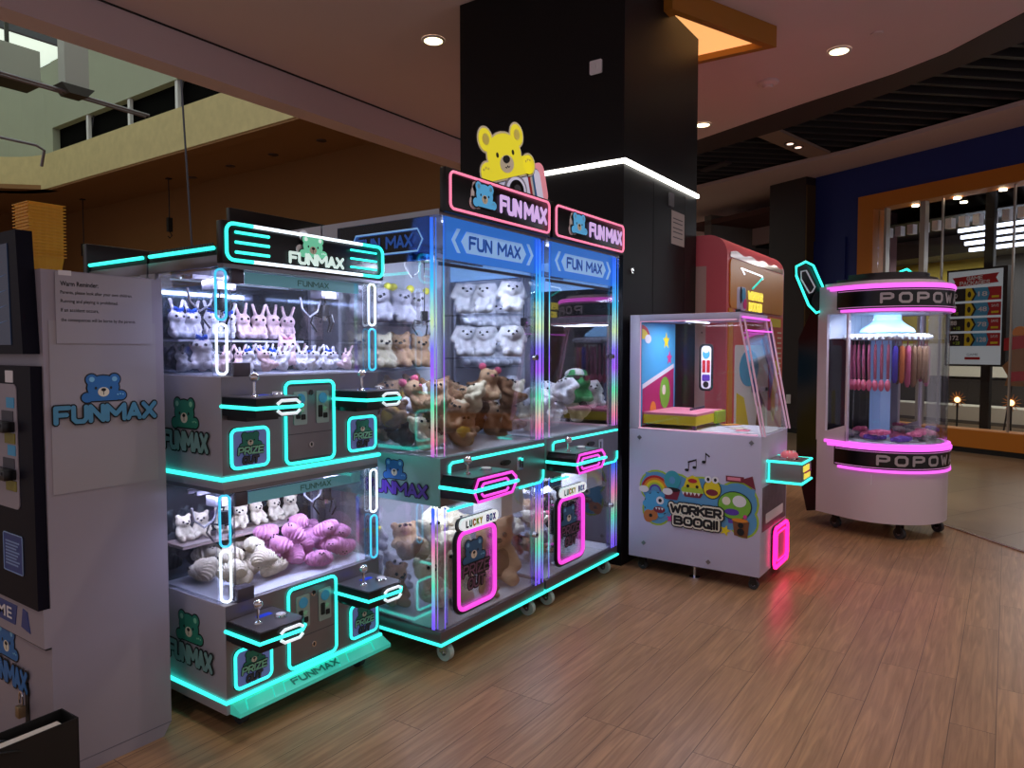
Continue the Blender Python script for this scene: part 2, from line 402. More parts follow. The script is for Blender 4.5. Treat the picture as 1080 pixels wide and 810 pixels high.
# ---- atrium beyond the bulkhead
FASC = mat('cream_fascia', '#d6c592', .7, noise=.06, nscale=6)
UPW = mat('pale_green_wall', '#aeb4a2', .8, noise=.02, nscale=2)
DARKO = mat('dark_glass_opening', '#050506', .8, spec=.05)
path = [(7.553, 5.9), (7.553, 18.2)] + [(7.553 - 1.8 + 1.8*math.cos(R(a)), 18.2 + 1.8*math.sin(R(a))) for a in range(10, 91, 10)] + [(-5, 20)]
back = [(7.85, 5.9), (7.85, 18.2)] + [(7.553 - 1.8 + 2.1*math.cos(R(a)), 18.2 + 2.1*math.sin(R(a))) for a in range(10, 91, 10)] + [(-5, 20.3)]
mb = MB().m(FASC)
for i in range(len(path) - 1): mb.prism([path[i], path[i+1], back[i+1], back[i]], topf(), 5.2, 5.985)
struct(mb.build('wall_fascia'))
mb = MB().m(BROWNC)
mb.prism([(7.86, 5.9), (7.86, 18.2), (5.8, 20.3), (-5, 20.3), (-5, 22.6), (9.27, 22.6), (9.27, 5.9)], topf(), 5.2, 5.3)
mb.prism([(7.57, 5.9), (7.57, 18.2), (7.87, 18.2), (7.87, 5.9)], topf(), 5.16, 5.199); struct(mb.build('ceiling_atrium'))
mb = MB().m(mat('brown_shop_wall', '#80562a', .8)); mb.box(9.27, 6.2, 0, 9.5, 22.6, 5.2); mb.box(-5, 22.6, 0, 9.5, 22.8, 5.2); struct(mb.build('wall_far'))
mb = MB().m(UPW)
mb.box(7.86, 5.9, 6.72, 8.1, 18.7, 8.25)
up = [(7.86, 18.7)] + [(5.91 + 1.95*math.cos(R(a)), 18.7 + 1.95*math.sin(R(a))) for a in range(10, 91, 10)] + [(-5, 20.65)]
up2 = [(8.2, 18.7)] + [(5.91 + 2.3*math.cos(R(a)), 18.7 + 2.3*math.sin(R(a))) for a in range(10, 91, 10)] + [(-5, 21.0)]
for i in range(len(up) - 1): mb.prism([up[i], up[i+1], up2[i+1], up2[i]], topf(), 5.985, 7.9)
mb.prism([(7.9, 18.7), (7.9, 21), (8.1, 21), (8.1, 18.7)], topf(), 6.72, 8.25)
struct(mb.build('wall_upper'))
mb = MB().m(DARKO); mb.box(8.02, 5.9, 5.98, 8.05, 18.7, 6.8)
mb.m(WHITE)
for y in (17.0, 15.2, 13.4, 11.4, 9.6, 7.8): mb.box(7.88, y, 5.985, 7.95, y + .09, 6.72)
mb.m(INKG)
for y in (17.2, 15.5, 13.6, 11.7): mb.tube([(7.98, y, 5.99), (7.98, y - .25, 6.72)], .015)
struct(mb.build('window_upper'))
SKYL = mat('skylight_pane', '#d8efe0', .5, emit=(.72, .84, .72, 1), es=1.0)
mb = MB().m(SKYL); mb.box(-5, 6, 9.4, 24, 34, 9.45); struct(mb.build('window_skylight'))
mb = MB().m(INKG)
for y in (8, 11, 14, 17, 20, 23, 26): mb.box(-5, y, 9.2, 24, y + .12, 9.39)
for x in (-2, 1, 4, 6.4, 9.2, 12): mb.box(x, 6, 9.15, x + .16, 34, 9.39)
struct(mb.build('trim_5'))
# hanging post with its steel rails
tr = thing('hanging_rail_post', 'pale grey boxed post hanging in the atrium and carrying steel rails', 'post', (4.92, 11, 5.12))
mb = MB().m(mat('grey_cladding', '#b4b8b2', .5)); mb.box(-.16, -.1, .06, .16, .1, 4.95); mb.build('post', tr)
mb = MB().m(mat('dark_bracket', '#3c3c38', .5)); mb.prism([(-.22, .06), (.22, .06), (.12, -.06), (-.12, -.06)], front(), -.14, .14); mb.build('bracket', tr)
mb = MB().m(STEEL)
for dy in (-.05, .05): mb.tube([(-3, dy, 0.02), (1.05, dy, -.05)], .022)
mb.build('rail', tr)
mb = MB().m(STEEL); mb.tube([(-3, .02, -.82), (-.5, .02, -.85), (-.4, .02, -.9), (-.4, .12, -1.1)], .02); mb.build('lower_rail', tr)
mb = MB().m(mat('pale_duct', '#b0b4ac', .5)).box(-3, 14, 6.14, 5.72, 14.6, 6.66); mb.m(mat('dark_bracket', '#3c3c38')).box(-3, 13.98, 6.08, 5.74, 14.62, 6.14); mb.box(5.3, 14.28, 6.6, 5.36, 14.32, 9.35); mb.box(1.3, 14.28, 6.6, 1.36, 14.32, 9.35)
tag(mb.build('ceiling_air_duct'), 'pale boxed air duct high in the atrium below the skylight', 'duct')
# hanging wires and the soffit downlights over there
for x, y, l, lab in ((8.62, 15.08, .85, 'thin hanging wire with a small hook under the brown soffit'), (8.57, 18.88, 1.1, 'thin hanging wire at the far end of the brown soffit')):
    mb = MB().m(BLACKM); mb.tube([(0, 0, 0), (0, 0, -l)], .012); mb.box(-.05, -.05, -.02, .05, .05, 0); mb.box(-.05, -.04, -l - .3, .05, .04, -l); mb.tube([(0, 0, -l - .3), (.05, 0, -l - .38), (0, 0, -l - .44), (-.04, 0, -l - .4)], .012)
    tag(mb.build('hanging_hook', loc=(x, y, 5.199)), lab, 'hook')
mb = MB().m(INKG); mb.tube([(0, 0, 0), (.3, 0, -6.2)], .014); tag(mb.build('hanging_cable', loc=(5.63, 9.56, 6.2)), 'long thin steel cable dropping through the atrium', 'cable')
ORD = ['first', 'second', 'third', 'fourth', 'fifth', 'sixth', 'seventh', 'eighth', 'ninth', 'tenth', 'eleventh', 'twelfth', 'thirteenth', 'fourteenth', 'fifteenth', 'sixteenth', 'seventeenth', 'eighteenth', 'nineteenth', 'twentieth']
ORD += ['twenty-' + o for o in ORD[:9]] + ['thirtieth'] + ['thirty-' + o for o in ORD[:9]] + ['fortieth']
LAMPOFF = mat('dim_lens', '#3a2c1e', .3)
for i, (x, y) in enumerate(((8.87, 14.57), (8.77, 13.05), (8.74, 11.63), (8.65, 10.15))):
    mb = MB().m(DSTEEL); mb.lathe([(.09, 0), (.09, -.012), (.07, -.012)], n=16); mb.m(LAMPOFF).lathe([(.07, -.010), (0.0001, -.010)], n=16)
    tag(mb.build('recessed_downlight', loc=(x, y, 5.199)), f'unlit recessed downlight in the brown atrium soffit, {ORD[i]} from the left', 'light', 'unlit downlights in the brown soffit')
# ---- shop front on the right, in its own wall frame
WD = R(63.4); WDIR = Vector((math.cos(WD), math.sin(WD))); WIN = Vector((math.sin(WD), -math.cos(WD))); W0 = Vector((12.158, .658))
def wl(s, off): 
    p = W0 + WDIR * s + WIN * off
    return (p.x, p.y)
def wbox(mb, s0, s1, o0, o1, z0, z1): mb.prism([wl(s0, o0), wl(s1, o0), wl(s1, o1), wl(s0, o1)], topf(), z0, z1); return mb
def wfr(s, off, z): # frame facing the camera side; right = towards -s
    p = wl(s, off); return Fr((p[0], p[1], z), (-WDIR.x, -WDIR.y, 0), (0, 0, 1))
BLUEW = mat('navy_blue_wall', '#162a78', .6); ORW = mat('orange_frame', '#c87a1c', .5)
mb = MB().m(BLUEW); wbox(mb, -7, 2.4, 0, .25, 3.94, 4.44); wbox(mb, 1.55, 2.4, .0, .25, 0, 3.94); wbox(mb, 1.78, 2.4, -.03, 0, 0, 3.34); struct(mb.build('wall_right'))
mb = MB().m(ORW); wbox(mb, 1.28, 1.55, -.04, .3, .08, 3.94); wbox(mb, -7, 1.28, -.04, .3, 3.71, 3.94); wbox(mb, -7, 1.28, -.04, .3, .08, .33); struct(mb.build('trim_6'))
mb = MB().m(BLACKM); wbox(mb, -7, 2.4, -.03, .2, 0, .08); struct(mb.build('baseboard_right'))
mb = MB().m(mat('brown_column', '#2c2224', .5)); wbox(mb, 2.42, 3.2, -.22, .5, 0, 4.44); mb.m(BLACKM); wbox(mb, 2.41, 3.21, -.23, -.2, 0, .1); struct(mb.build('wall_column'))
mb = MB().m(mat('gold_column_side', '#6a5434', .35, .5)); wbox(mb, 2.395, 2.42, -.215, -.002, .1, 4.3); struct(mb.build('trim_7'))
mb = MB().m(mat('dusky_wall', '#8a6a78', .8)); wbox(mb, 2.6, 14, 2.4, 2.6, 0, 4.44); struct(mb.build('wall_back'))
mb = MB().m(BULKM); wbox(mb, 3.3, 14, 1.5, 1.6, 3.75, 4.44); struct(mb.build('trim_8'))
mb = MB().m(WHITE); mb.rrect(wfr(2.75, -.22, 0), 0, .52, .09, .68, .01, .001, .012); tag(mb.build('wall_socket'), 'small white socket low on the dark brown column', 'socket')
# glazing and mullions
GM = mat('dark_mullion', '#1c1a1a', .4, .3); GL = mat('pale_mullion', '#a8a29a', .4, .3)
mb = MB().m(GLASS); wbox(mb, -7, 1.28, .10, .112, .33, 3.71); mb.m(GL); wbox(mb, .50, .58, .06, .16, .33, 3.71); wbox(mb, 1.12, 1.16, .06, .16, .33, 3.71); wbox(mb, -.72, -.70, .09, .125, .33, 3.71); wbox(mb, .25, .27, .09, .125, .33, 3.71)
mb.m(GM); wbox(mb, -2.6, -2.5, .05, .17, .33, 3.71); struct(mb.build('window_1'))
# shop interior
mb = MB().m(mat('shop_grey_wall', '#6a6866', .7, noise=.15, nscale=1.2)); wbox(mb, -7, 6, 5, 5.2, 0, 4.3); wbox(mb, 5.2, 5.4, .3, 5, 0, 4.3); struct(mb.build('wall_shop'))
mb = MB().m(mat('shop_dark_red_ceiling', '#4a2620', .7)); wbox(mb, -7, 6, .3, 5, 4.1, 4.2); mb.m(BLACKM); wbox(mb, -7, 6, 1.6, 5, 3.7, 3.72); struct(mb.build('ceiling_shop'))
mb = MB().m(mat('shop_ceiling_beam', '#46423e', .6)); wbox(mb, -7, 5.2, 3.4, 4.9, 3.3, 3.66); struct(mb.build('trim_9'))
mb = MB().m(mat('yellow_wall_panel', '#8f7f1e', .6, noise=.1, nscale=2)); wbox(mb, 1.96, 5.1, 4.4, 4.5, 1.3, 3.45); tag(mb.build('wall_panel'), 'mustard yellow panel on the rear wall inside the shop', 'panel')
mb = MB().m(mat('dark_mural', '#3a3a3c', .6)); wbox(mb, -3, 1.9, 4.4, 4.5, 1.75, 3.3)
mb.m(WHITE); f = wfr(.95, 4.4, 2.05)
for k in range(3): mb.prism([(.0+.05*k, .2*k), (.5, .12+.2*k), (.9, .34+.2*k), (.85, .42+.2*k), (.45, .2+.2*k), (.05, .28+.2*k)], f, .002, .006)
tag(mb.build('wall_mural'), 'dark grey mural with white swooshes on the shop rear wall', 'mural')
for i, (z, s0) in enumerate(((3.58, 1.40), (3.46, 1.35), (3.34, 1.28), (3.22, 1.2))):
    mb = MB().m(LEDW); wbox(mb, -2.5, s0, 2.5, 2.55, z - .03, z + .03)
    tag(mb.build('tube_light'), f'long white tube light inside the shop, {ORD[i]} from the top', 'light', 'white tube lights in the shop')
for i in range(13):
    s = 1.75 - i * .21
    mb = MB().m(WHITE); wbox(mb, s - .05, s + .05, 1.0, 1.12, 3.40, 3.56)
    tag(mb.build('hanging_fin'), f'short white hanging fin inside the shop ceiling, {ORD[i]} from the left', 'fin', 'white fins in the shop ceiling')
WLAMP = mat('warm_lens', '#ffe0b0', .5, emit=(1, .82, .55, 1), es=9)
for i, (s, o, z) in enumerate(((.77, .25, 3.705), (.14, .25, 3.705), (-.48, .25, 3.705), (.3, .7, 3.72), (-.9, .25, 3.705))):
    x, y = wl(s, o)
    mb = MB().m(WLAMP).lathe([(.05, 0), (.05, -.02), (.001, -.024)], n=14)
    tag(mb.build('spot_lamp', loc=(x, y, z)), ['small lit spot lamp under the orange frame, nearest the orange corner', 'small lit spot lamp under the orange frame, second from its corner', 'small lit spot lamp under the orange frame, right of the dark mullion', 'small lit spot lamp deeper inside the shop ceiling', 'small lit spot lamp under the orange frame, farthest from its corner'][i], 'lamp', 'spot lamps at the shop window')
x, y = wl(-.5, 2.5); area('shop_fill', (x, y, 3.15), (0, 0, WD), 3.0, .6, 70, (1, .98, .92))  # added area lamp under the tubes, lifts the dark shop
x, y = wl(2.6, 3.4); area('shop_fill', (x, y, 3.25), (0, 0, WD), 3.0, .4, 45, (1, .95, .80))  # second added lamp, no fitting, brightens the shop interior
# counters in the shop and two gold lamps
mb = MB().m(mat('pale_counter', '#c8c4b4', .5)); wbox(mb, -3, 3.5, 3.2, 3.8, 0, .42); mb.m(mat('counter_band', '#57534c', .5)); wbox(mb, -3, 3.5, 3.18, 3.2, .1, .16); tag(mb.build('shop_counter'), 'long low pale counter inside the shop', 'counter')
mb = MB().m(mat('dark_shelf', '#2e2a28', .5)); wbox(mb, -3, 3.4, 3.9, 4.3, 0, .9); mb.m(mat('pale_board', '#d2cfbe', .6)); wbox(mb, -3, 3.4, 3.9, 4.3, .95, 1.6); tag(mb.build('shop_cabinet'), 'tall cabinet with pale upper board behind the shop counter', 'cabinet')
GOLDL = mat('gold_lamp', '#ffcf80', .4, emit=(1, .68, .28, 1), es=3)
for i, s in enumerate((1.32, .44)):
    x, y = wl(s, 2.5); mb = MB().m(GOLDL).sph((0, 0, .58), .05)
    mb.m(ORAN)
    for k in range(14):
        a = k * 2*PI/14; mb.tube([(0, 0, .58), (.15*math.cos(a)*WDIR.x, .15*math.cos(a)*WDIR.y, .58 + .15*math.sin(a))], [.012, .003], n=5)
    mb.m(BLACKM).cyl((0, 0, 0), (0, 0, .54), .015); mb.lathe([(.09, 0), (.09, .02), (.015, .03)])
    tag(mb.build('starburst_lamp', loc=(x, y, 0)), ['glowing gold starburst lamp behind the game packages stand', 'glowing gold starburst lamp behind the red star sign'][i], 'lamp')
# game packages board on its stand
gp = thing('game_packages_stand', 'lit price board headed GAME PACKAGES on a black stand in the shop window', 'sign', (*wl(.05, .62), 0))
def rel(o, s, off): 
    p = wl(s, off); return (p[0] - o.location.x, p[1] - o.location.y)
def wboxr(o, mb, s0, s1, o0, o1, z0, z1): mb.prism([rel(o, s0, o0), rel(o, s1, o0), rel(o, s1, o1), rel(o, s0, o1)], topf(), z0, z1); return mb
mb = MB().m(BLACKM); wboxr(gp, mb, -.40, .46, .6, .72, 1.22, 2.68); mb.build('light_box', gp)
mb = MB().m(mat('lit_board', '#c4ccd0', .5, emit=(.45, .52, .56, 1), es=.22)); wboxr(gp, mb, -.34, .43, .59, .6, 1.25, 2.65)
q = rel(gp, .43, .59); f = Fr((q[0], q[1], 1.25), (-WDIR.x, -WDIR.y, 0), (0, 0, 1))
mb.m(RED).prism([(.06, 1.17), (.72, 1.20), (.68, 1.27), (.72, 1.34), (.06, 1.31), (.10, 1.24)], f, .001, .004)
block(mb.m(WHITE), 'GAME', f, .27, 1.256, .23, .06, .006, .012); block(mb.m(WHITE), 'PACKAGES', f, .17, 1.186, .43, .06, .006, .012)
for i, (a, a2, b) in enumerate((('20', '', '18'), ('52', '+8', '48'), ('88', '+18', '78'), ('172', '+28', '128'))):
    z = .95 - i * .225
    mb.m(INK).rrect(f, .03, z, .76, z + .19, .02, .001, .003)
    mb.m(YEL).prism([(.26, z), (.34, z), (.39, z + .095), (.34, z + .19), (.26, z + .19)], f, .003, .004)
    mb.m(SKYB).prism([(.37, z), (.57, z), (.60, z + .095), (.57, z + .19), (.37, z + .19), (.42, z + .095)], f, .003, .0045)
    mb.m(RED).prism([(.575, z), (.76, z), (.76, z + .19), (.575, z + .19), (.605, z + .095)], f, .003, .005)
    mb.m(WHITE).text(a, f, .05, z + (.09 if a2 else .05), None, .07, .006, .02)
    if a2: mb.m(LIME).text(a2, f, .09, z + .02, None, .05, .006, .02)
    mb.m(WHITE).text(b, f, .44, z + .06, .13, .07, .006, .02)
    mb.m(INK).ell(f, .315, z + .095, .025, .045, .0045, .006)
    if i: mb.m(WHITE).text('SAVE', f, .63, z + .12, .1, .04, .007, .01)
    mb.m(YEL).prism([(.63, z + .03), (.73, z + .03), (.73, z + .06), (.63, z + .06)], f, .005, .007)
mb.m(RED).rrect(f, .27, .07, .49, .11, .01, .001, .003); mb.m(INKG).text('GAME', f, .30, .13, .16, .035, .003)
mb.build('price_panel', gp)
mb = MB().m(BLACKM); wboxr(gp, mb, -.13, .0, .73, .80, .02, 4.09); wboxr(gp, mb, -.3, .35, .5, .85, 0, .03); mb.build('stand', gp)
# red price star on an easel
st = thing('price_easel', 'red and kraft price sign reading 18 on a thin black easel', 'sign', (*wl(-.72, .62), 0))
q = rel(st, -.40, .56); f = Fr((q[0], q[1], .95), (-WDIR.x, -WDIR.y, 0), (0, 0, 1))
KRAFT = mat('kraft_board', '#9a7048', .7)
mb = MB().m(KRAFT).prism([(.02, .0), (.72, .0), (.66, .12), (.74, .3), (.62, .42), (.66, .72), (.06, .72), (.1, .4), (-.02, .28), (.06, .14)], f, -.02, 0)
mb.m(RED).prism([(.0, .5), (.74, .62), (.74, .8), (.0, .68)], f, .001, .005); mb.prism([(.1, .06), (.7, .14), (.7, .26), (.1, .2)], f, .001, .005)
mb.m(INK).text('18', f, .27, .3, .3, .22, .004, .03)
mb.m(ORAN).ell(f, .2, .76, .10, .09, -.015, -.005); mb.ell(f, .48, .8, .10, .09, -.015, -.005); mb.build('board', st)
for i, (a, b) in enumerate((((-.5, .62), (-.42, .5)), ((-.95, .62), (-1.05, .5)), ((-.72, .66), (-.72, .95)))):
    mb = MB().m(BLACKM); pa = rel(st, *a); pb = rel(st, *b); mb.tube([(pa[0], pa[1], 1.05), (pb[0], pb[1], .0)], .012); mb.build('leg', st)
# ================================================================== CEILING FITTINGS AND THINGS ON THE PILLAR
DLENS = mat('downlight_lens', '#fff0c8', .4, emit=(1, .80, .42, 1), es=6)
WARM = (1, .84, .68)
DLS = [(4.661, 4.047, 'lit round downlight in the ceiling left of the black pillar'),
       (6.839, 1.279, 'lit round downlight in the ceiling at the upper right, beyond the pillar'),
       (8.136, 2.97, 'lit round downlight peeping out at the right edge of the black pillar')]
for x, y, lab in DLS:
    mb = MB().m(WHITE).lathe([(.10, .0), (.10, -.01), (.078, -.012)], n=24); mb.m(DLENS).lathe([(.078, -.011), (.05, -.008), (.0005, -.008)], n=24)
    tag(mb.build('recessed_downlight', loc=(x, y, 4.069)), lab, 'light', 'lit ceiling downlights')
    spot('downlight_glow', (x, y, 4.03), 95, WARM)
# the same fittings continue over the lane behind and beside the photographer
for x, y in ((3.3, .9), (1.2, -.9), (5.0, -.4), (-1.2, 1.0), (1.4, 3.9), (7.2, 4.4)): spot('downlight_glow', (x, y, 4.03), 90, WARM)
for x, y in ((7.6, -2.6), (10.2, -1.2), (10.6, 1.6), (5.0, -4.5)): spot('lane_spot_glow', (x, y, 4.4), 80, WARM)
x, y = (16.1, 5.39)
mb = MB().m(WHITE).lathe([(.12, 0), (.12, -.01), (.1, -.012)], n=18); mb.m(WLAMP).lathe([(.1, -.01), (.0005, -.01)], n=18)
tag(mb.build('recessed_downlight', loc=(x, y, 4.439)), 'small lit downlight far off, above the pink capsule machine', 'light')
for x, y, lab in ((7.227, 1.988, 'round white smoke detector on the ceiling beside the orange light box'), (6.656, .957, 'small flat white sprinkler plate on the ceiling right of the downlight')):
    mb = MB().m(CEILM).lathe([(.10, 0), (.10, -.02), (.075, -.035), (.05, -.037), (.04, -.06), (.0005, -.062)] if lab[0] == 'r' else [(.05, 0), (.05, -.012), (.0005, -.015)], n=24)
    tag(mb.build('smoke_detector' if lab[0] == 'r' else 'ceiling_sprinkler', loc=(x, y, 4.069)), lab, 'detector' if lab[0] == 'r' else 'plate')
# orange light box
ob = thing('ceiling_light_box', 'angular orange light box under the ceiling right of the black pillar', 'light', (5.9, 2.0, 3.9))
T3 = [(.148, -.399), (.10, .60), (-.30, .60), (-.95, .19), (-.95, .04)]
mb = MB().m(mat('orange_box_side', '#a8701e', .5))
for i in range(5):
    a, b = T3[i], T3[(i+1) % 5]; c = (-.25, .15)
    ai = (a[0] + (c[0]-a[0])*.16, a[1] + (c[1]-a[1])*.16); bi = (b[0] + (c[0]-b[0])*.16, b[1] + (c[1]-b[1])*.16)
    mb.prism([a, b, bi, ai], topf(), 0, .168)
mb.build('shade', ob)
mb = MB().m(mat('orange_box_glow', '#ffb060', .5, emit=(1, .50, .17, 1), es=.95)); c = (-.25, .15)
mb.prism([(a[0] + (c[0]-a[0])*.165, a[1] + (c[1]-a[1])*.165) for a in T3], topf(), .05, .06); mb.build('diffuser', ob)
# twin spot tray and a small dim tray in the slats
tw = thing('twin_spot_tray', 'pale rectangular tray with two lit spots in the slatted ceiling', 'light', (11.09, 2.66, 4.5)); tw.rotation_euler = (0, 0, R(-12))
mb = MB().m(mat('pale_tray', '#a08a80', .6)).box(-.85, -.17, -.03, .85, .17, .01); mb.build('tray', tw)
for dx in (-.13, .13):
    mb = MB().m(DSTEEL).lathe([(.085, -.031), (.085, -.04), (.07, -.041)], (dx, 0, 0), 16); mb.m(mat('small_spot_lens', '#ffe8d0', .4, emit=(1, .8, .65, 1), es=2.5)).lathe([(.045, -.042), (.0005, -.042)], (dx, 0, 0), 14); mb.build('spot', tw)
tw2 = thing('dim_spot_tray', 'small unlit grey tray in the slatted ceiling beside the pillar', 'light', (11.70, 4.04, 4.5)); tw2.rotation_euler = (0, 0, R(60))
mb = MB().m(mat('dim_tray', '#4a4044', .6)).box(-.3, -.07, -.03, .3, .07, .01); mb.build('tray', tw2)
# pillar fittings
mb = MB().m(WHITE); f = leftf(4.321, 2.315, 3.348); mb.rrect(f, -.045, -.045, .045, .045, .008, .0, .012); mb.rrect(f, -.018, -.02, -.002, .02, .003, .012, .016); mb.rrect(f, .004, -.02, .02, .02, .003, .012, .016)
tag(mb.build('wall_switch'), 'white switch plate high on the black pillar', 'switch')
f = front(5.13, 2.107, 2.26)
mb = MB().m(mat('notice_paper', '#b8b0ae', .7)).prism([(0, 0), (.26, 0), (.26, .25), (0, .25)], f, .001, .003)
mb.m(INKG)
for z in (.19, .16, .12, .09, .05): mb.prism([(.03, z), (.22, z), (.22, z + .008), (.03, z + .008)], f, .003, .0034)
tag(mb.build('paper_notice'), 'white paper notice taped to the right face of the black pillar', 'notice')
mb = MB().m(mat('grey_card_reader', '#6c6c72', .5)).rrect(front(5.07, 2.107, 2.53), 0, 0, .08, .10, .01, .001, .015); tag(mb.build('card_reader'), 'small grey card reader above the paper notice on the pillar', 'reader')
mb = MB().m(CHROME).cyl((4.433, 2.107, 1.988), (4.433, 2.09, 1.988), .018); mb.m(BLACKM).cyl((4.433, 2.0899, 1.988), (4.433, 2.088, 1.988), .008); tag(mb.build('keyhole'), 'round chrome keyhole on the black pillar door', 'lock')
# ================================================================== TOKEN KIOSK, BASKETS, BAG
ki = thing('token_kiosk', 'tall white token kiosk with dark screen front and taped notice', 'kiosk', (1.033, 2.572, 0))
KW = .402; KD = .95
mb = MB().m(WPANEL); mb.prism([(0, .0), (KW - .03, 0), (KW, .05), (KW, 1.712), (0, 1.716)], front(), -KD, 0); mb.m(mat('panel_groove', '#6f6a78', .6)); mb.box(.0, -.0008, .045, KW, 0, .048); mb.build('body', ki)
f = leftf(0, 0, 0)   # u = -y
NAVYP = mat('dark_navy_panel', '#07071a', .5, spec=.15)
SCR = mat('dark_screen', '#06060c', .25, emit=(.03, .06, .14, 1), es=.15)
mb = MB().m(NAVYP); mb.prism([(-.05, 1.84), (-.88, 1.84), (-.88, 1.44), (-.02, 1.44)], f, .001, .05); mb.m(SCR).prism([(-.11, 1.80), (-.85, 1.80), (-.85, 1.47), (-.10, 1.47)], f, .05, .053)
mb.m(mat('screen_wave', '#1a2c58', .3, emit=(.04, .09, .2, 1), es=.5))
for k in range(4): mb.prism([(-.12, 1.55 + .05*k), (-.5, 1.50 + .05*k), (-.8, 1.56 + .05*k), (-.5, 1.515 + .05*k)], f, .053, .054)
mb.build('screen', ki)
mb = MB().m(NAVYP); mb.prism([(-.01, 1.40), (-.90, 1.40), (-.90, .60), (-.005, .60)], f, .001, .035)
mb.m(WPANEL).rrect(f, -.50, .80 + .12, -.115, 1.34, .02, .035, .038); mb.m(WHITE).rrect(f, -.20, 1.345, -.14, 1.385, .003, .035, .037)
mb.build('front_panel', ki)
for zc in (1.21, 1.05):
    mb = MB().m(BLACK); mb.box(-.075, .13, zc - .03, -.036, .26, zc + .005, .004); mb.m(STEEL).box(-.085, .15, zc - .012, -.075, .24, zc + .0); mb.build('note_slot', ki)
    mb = MB().m(SKYB).rrect(f, -.19, zc + .05, -.13, zc + .085, .002, .038, .040); mb.m(INKG).rrect(f, -.23, zc + .006, -.14, zc + .04, .002, .038, .0405); mb.m(mat('olive_label', '#8a8430', .5)).rrect(f, -.21, zc - .07, -.13, zc - .035, .002, .038, .041); mb.build('slot_label', ki)
NAVL = mat('navy_label', '#1c3c88', .4)
mb = MB().m(NAVL).rrect(f, -.255, .70, -.105, .83, .006, .035, .037); mb.m(mat('pale_blue_print', '#8aa8d8', .5))
for k in range(8): mb.prism([(-.24, .80 - .011*k), (-.13 - .012*(k % 3), .80 - .011*k), (-.13 - .012*(k % 3), .805 - .011*k), (-.24, .805 - .011*k)], f, .037, .0375)
mb.tube([f.p(a, b, .037) for a, b in rr(-.255, .70, -.105, .83, .006)], .002, True); mb.build('instruction_label', ki)
mb = MB().m(WPANEL); mb.prism([(0, .60), (-.9, .60), (-.9, .47), (0, .47)], f, .0, .022); mb.m(BLACKM).prism([(0, .47), (-.9, .47), (-.9, .464), (0, .464)], f, .0, .018)
mb.m(NAVL).prism([(-.22, .505), (-.60, .505), (-.58, .575), (-.20, .575)], f, .022, .024); mb.prism([(-.17, .51), (-.10, .50), (-.12, .57), (-.155, .575)], f, .022, .024)
mb.m(WHITE).text('GAME', f, -.50, .52, .26, .042, .0255, .02); mb.build('banner_strip', ki)
mb = MB(); funmax(mb, f, -.52, .26, .34, .22, BLUE, BLUEL, BLUE, .001); mb.build('emblem', ki)
mb = MB().m(BLACKM).rrect(f, -.215, .14, -.185, .30, .003, .001, .003); mb.m(CHROME).tube([f.p(-.2 + .014*math.cos(t), .245 + .03*math.sin(t), .02) for t in [k*PI/6 for k in range(-1, 8)]], .004); mb.m(mat('brass', '#a08a6a', .35, .8)).box(-.035, .185, .185, -.012, .215, .225, .003); mb.build('padlock', ki)
# taped sheets on the side
f = front(0, 0, 0)
mb = MB().m(mat('poster_sheet', '#a19da6', .55)).prism([(.018, .975), (.372, .975), (.372, 1.55), (.018, 1.55)], f, .0005, .002)
mb2 = mb; funmax(mb2, f, .022, 1.205, .345, .175, BLUE, BLUEL, mat('steel_blue_print', '#4f93b8', .5), .0022); mb2.build('poster', ki)
mb = MB().m(mat('reminder_sheet', '#a5a1ab', .45)).prism([(.04, 1.475), (.36, 1.475), (.36, 1.708), (.04, 1.711)], f, .003, .0048)
mb.m(INK).text('Warm Reminder:', f, .055, 1.665, .12, .016, .0052, .025)
for z, w, s in ((1.636, .235, 'Parents, please look after your own children.'), (1.607, .185, 'Running and playing is prohibited.'), (1.578, .12, 'If an accident occurs,'), (1.545, .245, 'the consequences will be borne by the parents.')): mb.text(s, f, .055, z, w, .014, .0052, .012)
mb.m(mat('clear_tape', '#e0e0e4', .2)).box(.05, -.0055, 1.70, .09, -.004, 1.716); mb.build('reminder_notice', ki)
# stacked token baskets on the kiosk
YB = mat('yellow_basket', '#f2b224', .5)
def basket():
    mb = MB().m(YB); w, d, h = .13, .135, .095
    # tapered ribbed wall
    nx = 9
    loop = []
    for i in range(nx): loop.append((-w/2 + w*i/nx, -d/2))
    for i in range(nx): loop.append((w/2, -d/2 + d*i/nx))
    for i in range(nx): loop.append((w/2 - w*i/nx, d/2))
    for i in range(nx): loop.append((-w/2, d/2 - d*i/nx))
    n = len(loop)
    def ringv(k, z, in_=0): return [(x*k*(1 - (.03 if i % 2 else 0)) , y*k*(1 - (.03 if i % 2 else 0)), z) for i, (x, y) in enumerate(loop)]
    a = ringv(.74, 0); b = ringv(.93, h); c = ringv(.733, .0012); e = ringv(.922, h)
    vs = a + b + e + c
    fs = [tuple(range(n))[::-1]] + [tuple(range(3*n, 4*n))]
    for i in range(n):
        j = (i+1) % n
        fs += [(i, j, n+j, n+i), (n+i, n+j, 2*n+j, 2*n+i), (2*n+i, 2*n+j, 3*n+j, 3*n+i)]
    mb.faces(vs, fs)
    return mb
bk0 = basket().build('token_basket', smooth=False)
mb = MB().m(YB)
w, d, h = .13, .135, .095
mb.box(-w/2, -d/2, h - .004, w/2, -d/2 + .0035, h); mb.box(-w/2, d/2 - .0035, h - .004, w/2, d/2, h); mb.box(-w/2, -d/2, h - .004, -w/2 + .0035, d/2, h); mb.box(w/2 - .0035, -d/2, h - .004, w/2, d/2, h)
mb.build('rim', bk0, smooth=False)
NB = 17
